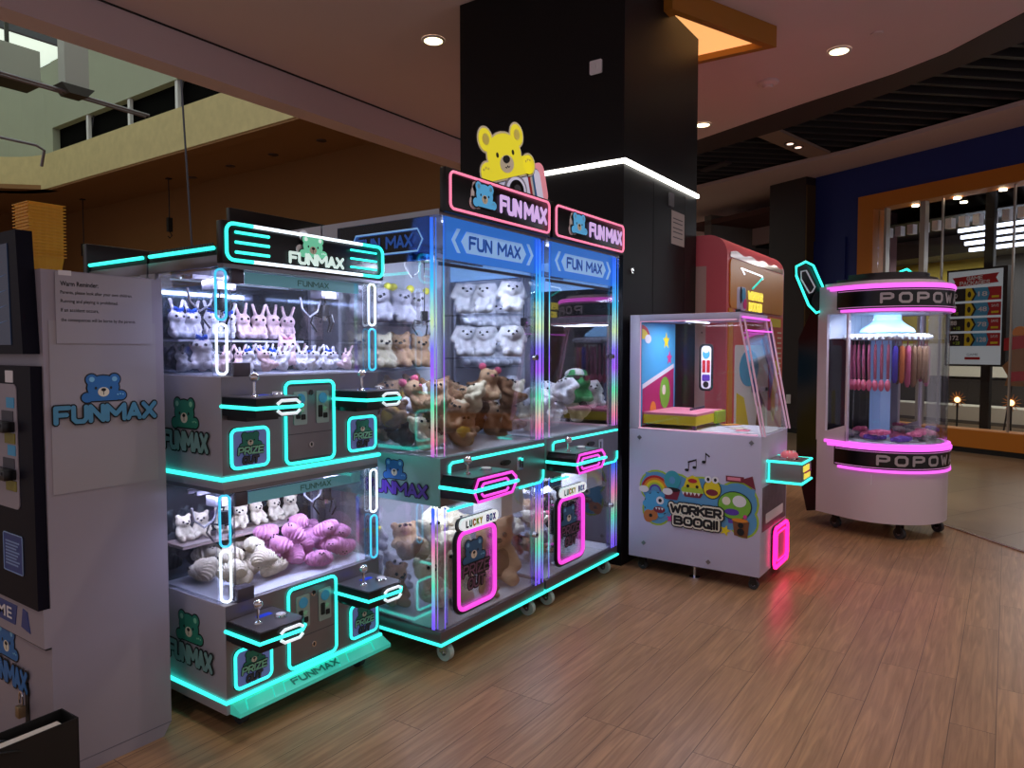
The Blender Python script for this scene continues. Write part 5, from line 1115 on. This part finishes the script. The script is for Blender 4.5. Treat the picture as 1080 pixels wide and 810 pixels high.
def _shell():
    o = []
    for i in range(15):
        t = -1.15 + 2.3*i/14
        r = .24*math.cos(t*1.0)**.8 + .05
        r *= 1.0 if i % 2 else .86
        o.append((.34*math.sin(t*1.05), .30 - .34*math.cos(t*1.05)*.9, .25, r))
    return o + [(0, -.22, .28, .15)]
KINDS['shell'] = dict(s=_shell(), eyes=[(.06, -.40, .33)], er=.03, nose=(0, -.425, .28), nr=.024)
KINDS['pouch'] = dict(s=[(.1*i, .03*((i*7) % 3 - 1), .16, .16 - .012*abs(i)) for i in range(-4, 5)] + [(.0, -.14, .15, .12), (.2, .12, .15, .11), (-.2, -.1, .15, .11), (-.24, .1, .14, .11)], eyes=[], er=0, nose=None, nr=0)
PROTO = {}
def plush_mesh(kind, vox=.03):
    if kind in PROTO: return PROTO[kind]
    mb = MB()
    if kind == 'shell':
        pts, rad = [], []
        for i in range(70):
            t = -1.2 + 2.4*i/69
            r = (.25*max(math.cos(t), .02)**.7 + .03) * (1 - .34*abs(math.sin(i*PI/7))**4)
            pts.append((.34*math.sin(t*1.05), .30 - .34*math.cos(t*1.05)*.9, .25)); rad.append(r)
        mb.tube(pts, rad, n=18); mb.sph((0, -.22, .28), .19, 14)
        vox = .017
    else:
        for x, y, z, r in KINDS[kind]['s']: mb.sph((x, y, z), r, 12)
    me = bpy.data.meshes.new(kind); mb.bm.to_mesh(me); mb.bm.free()
    o = bpy.data.objects.new(kind, me); COL.objects.link(o)
    rm = o.modifiers.new('r', 'REMESH'); rm.mode = 'VOXEL'; rm.voxel_size = vox
    sm = o.modifiers.new('s', 'SMOOTH'); sm.iterations = 1 if kind == 'shell' else 4; sm.factor = .5
    bpy.context.view_layer.update(); dg = bpy.context.evaluated_depsgraph_get()
    m2 = bpy.data.meshes.new_from_object(o.evaluated_get(dg)); m2.shade_smooth()
    bpy.data.objects.remove(o); bpy.data.meshes.remove(me)
    PROTO[kind] = m2; return m2
def cmesh(name, mt, fn):
    k = (name, mt.name)
    if k not in PROTO:
        mb = MB().m(mt); fn(mb); bmesh.ops.recalc_face_normals(mb.bm, faces=mb.bm.faces[:]); me = bpy.data.meshes.new(name); mb.bm.to_mesh(me); mb.bm.free(); me.materials.append(mt); me.shade_smooth(); PROTO[k] = me
    return PROTO[k]
EYEM = mat('plush_eye', '#08080a', .15)
STYLES = {}
def style(key, kind, furm, name, extra=None, nosem=None): STYLES[key] = (kind, furm, name, extra, nosem or EYEM)
def sub(name, me, par, loc, sc=1.):
    o = bpy.data.objects.new(name, me); COL.objects.link(o); o.parent = par; o.location = loc; o.scale = (sc,)*3; return o
SRC = {}
def plush(key):
    """first of a style is built, later ones are copies with copied parts"""
    if key in SRC: return dup(SRC[key])
    kind, furm, name, extra, nosem = STYLES[key]; K = KINDS[kind]
    me = plush_mesh(kind).copy(); me.materials.clear(); me.materials.append(furm)
    o = bpy.data.objects.new(name, me); COL.objects.link(o)
    for x, y, z in K['eyes']:
        for s in (1, -1): sub('eye', cmesh('eye', EYEM, lambda b: b.sph((0, 0, 0), 1, 10)), o, (s*x, y, z), K['er'])
    if K['nose']: sub('nose', cmesh('nose', nosem, lambda b: b.sph((0, 0, 0), 1, 10, (1.2, .7, .8))), o, K['nose'], K['nr'])
    def bow(b):
        b.sph((0, 0, 0), .035, 10)
        for s in (1, -1): b.tube([(0, 0, 0), (s*.06, -.005, .02), (s*.115, 0, .03), (s*.125, 0, .03)], [.02, .05, .06, .03], n=10); b.tube([(0, 0, 0), (s*.06, -.01, -.09)], [.02, .035], n=8)
    if extra and extra[0] == 'bow': sub('bow', cmesh('bow', extra[1], bow), o, (0, -.10, .74) if kind in ('bunny', 'cat') else (0, -.19, .47))
    if extra and extra[0] == 'tie': sub('scarf', cmesh('scarf', extra[1], lambda b: (b.tube([(.19*math.cos(a*PI/8), .17*math.sin(a*PI/8), 0) for a in range(16)], .045, True, 8), b.tube([(.03, -.18, 0), (.06, -.24, -.12)], [.05, .06], n=8))), o, (0, -.01, .47))
    if extra and extra[0] == 'ears': 
        for s in (1, -1): sub('ear_tip', cmesh('ear_tip', extra[1], lambda b: b.sph((0, 0, 0), .10, 10)), o, (s*.22, -.005, .88))
    if extra and extra[0] == 'belt': sub('shirt', cmesh('shirt', extra[1], lambda b: b.lathe([(.245, .12), (.26, .2), (.255, .3), (.225, .4), (.17, .48)], (0, .02, 0), 18)), o, (0, 0, 0))
    if extra and extra[0] == 'shades':
        sub('sunglasses', cmesh('sunglasses', EYEM, lambda b: (b.sph((.12, -.24, .56), .085, 12, (1, .4, .7)), b.sph((-.12, -.24, .56), .085, 12, (1, .4, .7)), b.tube([(-.3, -.1, .6), (-.2, -.24, .6), (.2, -.24, .6), (.3, -.1, .6)], .018))), o, (0, 0, 0))
        sub('striped_cap', cmesh('striped_cap', mat('cap_white', '#d8d4d8', .8), lambda b: b.sph((0, .06, .66), .27, 14, (1, .9, .55))), o, (0, 0, 0))
    SRC[key] = o; return o
def spheres(key, rot, s):
    return [(rot @ Vector((x, y, z)) * s, r*s*1.02) for x, y, z, r in KINDS[STYLES[key][0]]['s']]
CAMP = Vector((0, 0, 1.45)); AH = R(34.8)
def uview(p):  # bearing from the camera, growing to the right
    return AH - math.atan2(p[1], p[0])
def place(key, loc, rot, s):
    o = plush(key); o.location = loc; o.rotation_mode = 'XYZ'; o.rotation_euler = rot; o.scale = (s, s, s); return o
PILES = []   # (object, key, place words)
def heap(keys, region, zf, seed, occ, sc, tilt=.9, K=16, face=None):
    """drop each toy into the cabinet, resting on those below; region = test(x, y, r)"""
    rnd = random.Random(seed); out = []
    bx = region['box']
    for key, s in zip(keys, sc):
        best = None
        for k in range(K):
            yaw = (face if face is not None else 0) + rnd.uniform(-1, 1) * (1.0 if face is not None else PI)
            e = Euler((rnd.uniform(-tilt, tilt*.4), rnd.uniform(-tilt, tilt)*.6, yaw)); m = e.to_matrix()
            sp = spheres(key, m, s)
            lo = min(p.z - r for p, r in sp)
            x0 = max(r - p.x for p, r in sp); x1 = max(p.x + r for p, r in sp); y0 = max(r - p.y for p, r in sp); y1 = max(p.y + r for p, r in sp)
            if bx[1] - bx[0] < x0 + x1 or bx[3] - bx[2] < y0 + y1: continue
            x = rnd.uniform(bx[0] + x0, bx[1] - x1); y = rnd.uniform(bx[2] + y0, bx[3] - y1)
            if 'test' in region and not all(region['test'](x + p.x, y + p.y, r) for p, r in sp): continue
            if 'circ' in region:
                cx, cy, cr = region['circ']
                if any(math.hypot(x + p.x - cx, y + p.y - cy) + r > cr for p, r in sp): continue
            z = zf - lo
            for p, r in sp:
                X, Y = x + p.x, y + p.y
                for q, r2 in occ:
                    dx = X - q[0]; dy = Y - q[1]; d2 = (r + r2)**2 - dx*dx - dy*dy
                    if d2 > 0:
                        zz = q[2] + math.sqrt(d2) - p.z
                        if zz > z: z = zz
            top = z + max(p.z + r for p, r in sp)
            if any((Vector((x + p.x, y + p.y, z + p.z)) - Vector(q)).length < r + r2 for p, r in sp for q, r2 in region.get('avoid', ())): continue
            if best is None or top < best[0]: best = (top, x, y, z, e, sp)
        if best is None or best[0] > region['top']: continue
        top, x, y, z, e, sp = best
        o = place(key, (x, y, z), e, s); out.append((o, key))
        occ += [((x + p.x, y + p.y, z + p.z), r) for p, r in sp]
    return out
def label_heap(items, where, cat='soft toy', group=None):
    by = {}
    for o, key in items: by.setdefault(key, []).append(o)
    for key, l in by.items():
        l.sort(key=lambda o: uview(o.location)); d = DESC[key]
        for i, o in enumerate(l):
            if len(l) == 1: lab = f'{d} {where}'
            else: lab = f'{d} {where}, {ORD[i]} from left'
            tag(o, lab, cat, group or f'soft toys {where}')
DESC = {}
def st_(key, kind, furm, name, desc, extra=None, nosem=None): style(key, kind, furm, name, extra, nosem); DESC[key] = desc
BLB = mat('blue_bow', '#1c5ce0', .6); PKW = mat('pink_bow', '#f0a0b8', .6); YTIE = mat('yellow_scarf', '#e0d84a', .7)
F_W = fur('white_plush', '#e6e4ec'); F_C = fur('cream_plush', '#e4d8bc'); F_P = fur('blush_plush', '#f0d0d4'); F_PK = fur('pink_plush', '#dc94c0'); F_BR = fur('brown_plush', '#8a6448'); F_TAN = fur('tan_plush', '#b89474'); F_LG = fur('grey_plush', '#bcb8c8'); F_GR = fur('green_plush', '#3a9a58'); F_CH = fur('chocolate_plush', '#5a3a2a'); F_RED = fur('red_plush', '#b83848')
st_('bunB', 'bunny', F_W, 'plush_bunny', 'white bunny plush with a blue bow', ('bow', BLB), PKW)
st_('bunP', 'bunny', F_P, 'plush_bunny', 'blush pink bunny plush', None, PKW)
st_('bunW', 'bunny', F_W, 'plush_bunny', 'white bunny plush', None, PKW)
st_('catP', 'cat', F_P, 'plush_cat', 'blush pink cat plush', ('bow', PKW), PKW)
st_('creamS', 'shell', F_C, 'plush_croissant', 'cream ribbed plush')
st_('pinkS', 'shell', F_PK, 'plush_croissant', 'pink ribbed plush')
st_('creamB', 'bear', F_C, 'plush_bear', 'small cream bear plush')
st_('greyT', 'bear', F_LG, 'plush_bear', 'grey bear plush with yellow ears', ('ears', YTIE))
st_('tieB', 'bear', F_LG, 'plush_bear', 'grey bear plush with a yellow scarf', ('tie', YTIE))
st_('white', 'bear', F_C, 'plush_bear', 'pale cream bear plush')
st_('brown', 'bear', F_BR, 'plush_bear', 'brown bear plush')
st_('tan', 'bear', F_TAN, 'plush_bear', 'tan bear plush')
st_('tanY', 'bear', F_TAN, 'plush_bear', 'tan bear plush in a yellow shirt', ('belt', mat('mustard_shirt', '#c8a23a', .8)))
st_('choc', 'bear', F_CH, 'plush_bear', 'dark chocolate bear plush')
st_('tanP', 'bear', F_TAN, 'plush_bear', 'tan bear plush with pink ears', ('ears', fur('pink_ears', '#e86a90')), mat('pink_nose', '#e88098', .6))
st_('red', 'bear', F_RED, 'plush_bear', 'red bear plush')
st_('dogW', 'dog', F_W, 'plush_dog', 'white floppy-eared dog plush')
st_('frog', 'frog', F_GR, 'plush_frog', 'green frog plush in sunglasses and a pale cap', ('shades',))
st_('bigT', 'bear', F_TAN, 'plush_bear', 'big tan bear plush in a brown shirt', ('belt', mat('brown_shirt', '#6a4634', .8)))
st_('bigW', 'dog', F_C, 'plush_dog', 'big cream dog plush')
st_('pouP', 'pouch', mat('pink_pouch', '#e0709a', .35, bump=.5, bscale=14), 'plush_pouch', 'shiny pink bagged toy')
st_('pouG', 'pouch', mat('grey_pouch', '#9a9098', .25, .2, bump=.6, bscale=14), 'plush_pouch', 'silvery bagged toy')
st_('pouV', 'pouch', mat('violet_pouch', '#6a4ab0', .3, bump=.5, bscale=14), 'plush_pouch', 'violet bagged toy')
# ---- two-tier machine, upper cabin
x0, y0 = 1.532, 2.364
row = ['bunB', 'bunB', 'bunB', 'bunB', 'bunP', 'bunP', 'bunP', 'bunP']
names = ['leftmost', 'second', 'third', 'fourth', 'fifth', 'sixth', 'seventh', 'rightmost']
for i, k in enumerate(row):
    s = .178
    o = place(k, (x0 + .055 + i*.077, y0 + .385, 1.5005), (.0, (.05, -.04, .02, .06, -.05, .03, -.03, .04)[i], -.35 + (.3, -.2, .1, -.3, .2, -.1, .35, -.25)[i]), s*(.87, .85, .88, .85, .87, .86, .88, .85)[i])
    tag(o, f'{DESC[k]} on the upper cabin shelf, {names[i]} in the row', 'soft toy', 'bunnies on the upper cabin shelf')
occ = []
it = []
o = place('bunB', (x0 + .075, y0 + .235, 1.374), (-.12, 0, -.7), .17); it.append((o, 'bunB')); occ += [((o.location.x + p.x, o.location.y + p.y, o.location.z + p.z), r) for p, r in spheres('bunB', o.rotation_euler.to_matrix(), .17)]
o = place('catP', (x0 + .50, y0 + .26, 1.381), (-.10, 0, -.45), .165); it.append((o, 'catP')); occ += [((o.location.x + p.x, o.location.y + p.y, o.location.z + p.z), r) for p, r in spheres('catP', o.rotation_euler.to_matrix(), .165)]
it += heap(['bunW', 'bunP', 'bunW', 'bunB', 'bunW', 'bunP', 'bunW']*5, dict(box=(x0 + .02, x0 + .76, y0 + .015, y0 + .43), top=1.49, avoid=[((x0 + .088, y0 + .024, 1.38), .05)]), 1.365, 5, occ, [.118]*35, .55, 60, -.6)
label_heap(it, 'heaped on the upper cabin floor')
# lower cabin
for i in range(7):
    o = place('creamB', (x0 + .065 + i*.088, y0 + .385, .678), (0, (.05, -.06, .03)[i % 3], -.3 + (.3, -.25, .1, -.4, .25)[i % 5]), .115)
    tag(o, f'small cream bear plush on the lower cabin shelf, {ORD[i]} from left', 'soft toy', 'cream bears on the lower cabin shelf')
occ = []
av = [((x0 + .088, y0 + .024, .525), .05), ((x0 + .105, y0 + .16, .735), .075), ((x0 + .66, y0 + .20, .735), .075)]
it = heap(['creamS']*12, dict(box=(x0 + .015, x0 + .40, y0 + .02, y0 + .43), top=.655, avoid=av), .508, 11, occ, [.135]*12, .9, 60)
it += heap(['pinkS']*14, dict(box=(x0 + .30, x0 + .775, y0 + .03, y0 + .43), top=.655, avoid=av), .508, 17, occ, [.135]*14, .9, 60)
it += heap(['creamS']*10, dict(box=(x0 + .015, x0 + .36, y0 + .05, y0 + .30), top=.68, avoid=av), .508, 19, occ, [.125]*10, .9, 60)
it += heap(['pinkS']*14, dict(box=(x0 + .28, x0 + .775, y0 + .06, y0 + .31), top=.72, avoid=av), .508, 13, occ, [.13]*14, .9, 60)
label_heap(it, 'heaped in the lower cabin')
# ---- bear-topped tall machine
x0, y0 = 2.43, 2.082
for i in range(4):
    o = place('greyT', (x0 + .125 + i*.148, y0 + .64, 1.598), (0, (.04, -.05, .05, -.03)[i], -.55 + (.2, -.15, .1, -.2)[i]), (.225, .215, .22, .21)[i])
    tag(o, f'grey bear plush with yellow ears on the top back shelf, {ORD[i]} from left', 'soft toy', 'grey bears on the top back shelf')
for i, k in enumerate(('white', 'white', 'tan', 'tan')):
    o = place(k, (x0 + .125 + i*.148, y0 + .64, 1.358), (0, (-.04, .05, -.03, .04)[i], -.55 + (-.15, .2, -.2, .1)[i]), (.215, .21, .215, .205)[i])
    tag(o, f'{DESC[k]} on the lower back shelf, {ORD[i]} from left', 'soft toy', 'bears on the lower back shelf')
for z, lab in ((1.653, 'top'), (1.413, 'lower')):
    for i in range(3):
        o = place('dogW', (x0 + .76, y0 + .46 - i*.16, z + .005), (0, (.05, -.06, .03)[i], -1.1 + (.3, -.2, .25)[i]), (.215, .205, .21)[i])
        tag(o, f'white floppy-eared dog plush on the {lab} side shelf, {ORD[i]} from the back', 'soft toy', 'white dogs on the side shelves')
occ = []
o = place('tanP', (x0 + .56, y0 + .17, 1.19), (-.2, .25, -.6), .20); it = [(o, 'tanP')]; occ += [((o.location.x + p.x, o.location.y + p.y, o.location.z + p.z), r) for p, r in spheres('tanP', o.rotation_euler.to_matrix(), .20)]
pat = ['tan', 'brown', 'choc', 'tanY', 'brown', 'tan', 'white', 'brown', 'tan', 'choc', 'tanY', 'tan', 'brown', 'tan', 'dogW', 'brown', 'tan', 'tanY', 'choc', 'tan', 'brown', 'red', 'tan', 'brown', 'white', 'tanP', 'tan', 'brown', 'dogW', 'tan', 'red', 'brown', 'tan', 'tanY', 'white']
pat = pat + ['tan', 'brown', 'tanY', 'tan', 'choc', 'brown', 'white', 'tan', 'brown', 'tan', 'tanY', 'white', 'brown', 'tan', 'dogW', 'choc', 'tan', 'brown', 'white', 'tan']
it += heap(pat, dict(box=(x0 + .02, x0 + .86, y0 + .02, y0 + .71), top=1.335), .974, 23, occ, [.20]*len(pat), .75, 60, -.65)
label_heap(it, 'piled in the bear-topped machine')
occ = []
it = []
def put(k, loc, rot, s):
    o = place(k, loc, rot, s); it.append((o, k)); m = o.rotation_euler.to_matrix()
    occ.extend(((loc[0] + p.x, loc[1] + p.y, loc[2] + p.z), r) for p, r in spheres(k, m, s))
put('bigT', (x0 + .70, y0 + .21, .186), (0, 0, -.75), .40); put('bigW', (x0 + .33, y0 + .25, .186), (0, 0, -.6), .42); put('tan', (x0 + .48, y0 + .10, .184), (0, 0, -.5), .17)
occ.append(((x0 + .60, y0 + .11, .67), .12))
it += heap(['tan', 'white', 'tan', 'bigW', 'white', 'tan', 'white', 'bigW'], dict(box=(x0 + .02, x0 + .86, y0 + .02, y0 + .50), top=.73), .18, 31, occ, [.24, .24, .23, .24, .23, .24, .23, .23], .9, 200, -.6)
label_heap(it, 'in the bear-topped machine bay')
for i, (a, z) in enumerate(((.122, .186), (.122, .435), (.29, .186))):
    o = place('tieB', (x0 + a, y0 + .575, z), (0, 0, -.7 + .25*i), .235)
    tag(o, ['grey bear plush with a yellow scarf low behind the side glass', 'grey bear plush with a yellow scarf sitting above another one', 'grey bear plush with a yellow scarf in the back corner of the bay'][i], 'soft toy', 'scarf bears in the bay')
# ---- second tall machine
x0 = 3.33; occ = []; it = []
put('frog', (x0 + .60, y0 + .15, 1.125), (-.1, .05, -.6), .27)
it += heap(['dogW', 'white', 'dogW', 'dogW', 'white', 'dogW', 'dogW', 'white', 'dogW', 'dogW', 'dogW', 'white', 'dogW', 'dogW', 'dogW', 'white', 'dogW', 'dogW', 'dogW', 'white'] + ['dogW', 'white', 'dogW', 'dogW', 'white']*2, dict(box=(x0 + .02, x0 + .86, y0 + .02, y0 + .71), top=1.30), .975, 41, occ, [.22]*20 + [.21]*10, .8, 60, -.6)
label_heap(it, 'piled in the machine beside the pillar')
for i in range(4):
    o = place('dogW', (x0 + .12 + i*.15, y0 + .645, 1.593), (0, 0, -.5), .215); tag(o, f'white dog plush on the dim top shelf beside the pillar, {ORD[i]} from left', 'soft toy', 'white dogs on the dim top shelf')
for i in range(4):
    o = place('dogW', (x0 + .12 + i*.15, y0 + .645, 1.353), (0, 0, -.5), .215); tag(o, f'white dog plush on the dim lower shelf beside the pillar, {ORD[i]} from left', 'soft toy', 'white dogs on the dim lower shelf')
# clear bag of toys in its bay
bagm = MB(); n = 28
vs = []
rndb = random.Random(3)
prof = [(.0005, 0), (.17, .005), (.20, .06), (.205, .2), (.19, .32), (.16, .40), (.10, .45), (.12, .49)]
bagm.m(BAGM).lathe(prof, (0, 0, 0), 26)
for v in bagm.bm.verts:
    if .02 < v.co.z < .46: v.co.x *= 1 + rndb.uniform(-.05, .05); v.co.y *= 1 + rndb.uniform(-.05, .05)
tag(bagm.build('plastic_bag', loc=(x0 + .32, y0 + .30, .177)), 'clear plastic bag of soft toys in the bay beside the pillar', 'bag')
occ = []; it = heap(['white', 'red', 'tan', 'greyT', 'white', 'tanP', 'white', 'tan'], dict(box=(x0 + .14, x0 + .50, y0 + .12, y0 + .48), circ=(x0 + .32, y0 + .30, .175), top=.60), .19, 51, occ, [.17]*8, 1.2, 60)
label_heap(it, 'inside the clear plastic bag')
# ---- drum machine: bagged toys on its floor, trinkets on its wheel
occ = [((6.5 + .05*math.sin(R(30)) + a_*math.cos(R(30)), .81 + .05*math.cos(R(30)) - a_*math.sin(R(30)), .75 + .05*k), .075) for k in range(6) for a_ in (-.04, .04)]
cx, cy = 6.5, .81
it = heap(['pouG', 'pouP', 'pouG', 'pouP', 'pouV', 'pouP', 'pouG', 'pouP', 'pouP', 'pouG', 'pouV', 'pouP', 'pouG', 'pouP', 'pouP', 'pouG', 'pouP', 'pouG', 'pouP', 'pouP', 'pouV', 'pouG', 'pouP', 'pouG'], dict(box=(cx - .42, cx + .42, cy - .42, cy + .42), circ=(cx, cy, .40), top=.98, test=lambda x, y, r: (x - 6.5)*math.sin(R(30)) + (y - .81)*math.cos(R(30)) + r < .245), .746, 61, occ, [.17]*24, .4, 40)
label_heap(it, 'lying in the round-fronted machine')
HM = [mat('wand_pink', '#e87898', .4), mat('wand_strap', '#b05a78', .35, bump=.4, bscale=50), mat('pouch_brown', '#8a6850', .35, bump=.4, bscale=30), mat('pouch_purple', '#4a3ab0', .35), mat('pouch_orange', '#c0683a', .35), mat('pouch_rose', '#c05a80', .35, bump=.4, bscale=30)]
angs = [(146 + 9.2*i, 0) for i in range(9)] + [(229 + 9.5*i, (3, 4, 5, 2, 2, 2, 2, 2, 5)[i]) for i in range(9)] + [(325, 2), (337, 5), (350, 2), (5, 5), (20, 2), (33, 5)]
cols = {0: 'pink bulb-ended trinket', 2: 'brown pouch', 3: 'purple pouch', 4: 'orange pouch', 5: 'rose pouch'}
cnt = {}
made = []
for a, k in angs:
    t_ = R(a - 30); x = cx + .285*math.cos(t_); y = cy + .285*math.sin(t_)
    o = thing('hanging_trinket', 'x y z w', 'trinket', (x, y, 1.53), t_, 'trinkets on the wheel')
    mb = MB().m(HM[1]); mb.tube([(0, 0, 0), (0, 0, -.04)], .003)
    if k == 0:
        mb.tube([(0, 0, -.03), (.002, 0, -.15), (-.006, .0, -.30)], [.010, .013, .011]); mb.build('strap', o); mb = MB().m(HM[0]); mb.sph((-.006, 0, -.35), .0215, 12, (1, 1, 2.2)); mb.build('bulb', o)
    else:
        mb.build('strap', o); l = .27 + .03*(int(a) % 3); mb = MB().m(HM[k]); mb.tube([(0, 0, -.04), (0, 0, -.06), (0, 0, -.1), (0, 0, -l), (0, 0, -l - .03)], [.012, .020, .0215, .0215, .010], n=10); mb.build('pouch', o)
    made.append((o, k))
made.sort(key=lambda q: uview(q[0].location))
for o, k in made:
    i = cnt.get(k, 0); cnt[k] = i + 1; n_ = sum(1 for _, kk in made if kk == k)
    o['label'] = f'{cols[k]} hanging from the wheel of the round-fronted machine' + (f', {ORD[i]} from left' if n_ > 1 else '')
# ================================================================== CAMERA, AMBIENT LIGHT, VIEW
cam = bpy.data.cameras.new('camera'); cam.sensor_width = 36; cam.lens = 36 * 752 / 1080; cam.clip_start = .05; cam.clip_end = 100
co = bpy.data.objects.new('camera', cam); COL.objects.link(co); co.location = CAMP
co.rotation_euler = (R(90 - 2.65), 0, AH - R(90)); SC.camera = co
wd = bpy.data.worlds.new('mall_ambient'); SC.world = wd; wd.use_nodes = True
bgn = wd.node_tree.nodes['Background']; bgn.inputs['Color'].default_value = (.68, .60, .66, 1); bgn.inputs['Strength'].default_value = .56
SC.view_settings.view_transform = 'Standard'; SC.view_settings.look = 'None'; SC.view_settings.gamma = 1; SC.view_settings.exposure = 0; SC.view_settings.use_curve_mapping = False
SC.cycles.use_denoising = True; SC.cycles.transparent_max_bounces = 32; SC.cycles.max_bounces = 8; SC.cycles.sample_clamp_indirect = 4; SC.cycles.caustics_reflective = False; SC.cycles.caustics_refractive = False
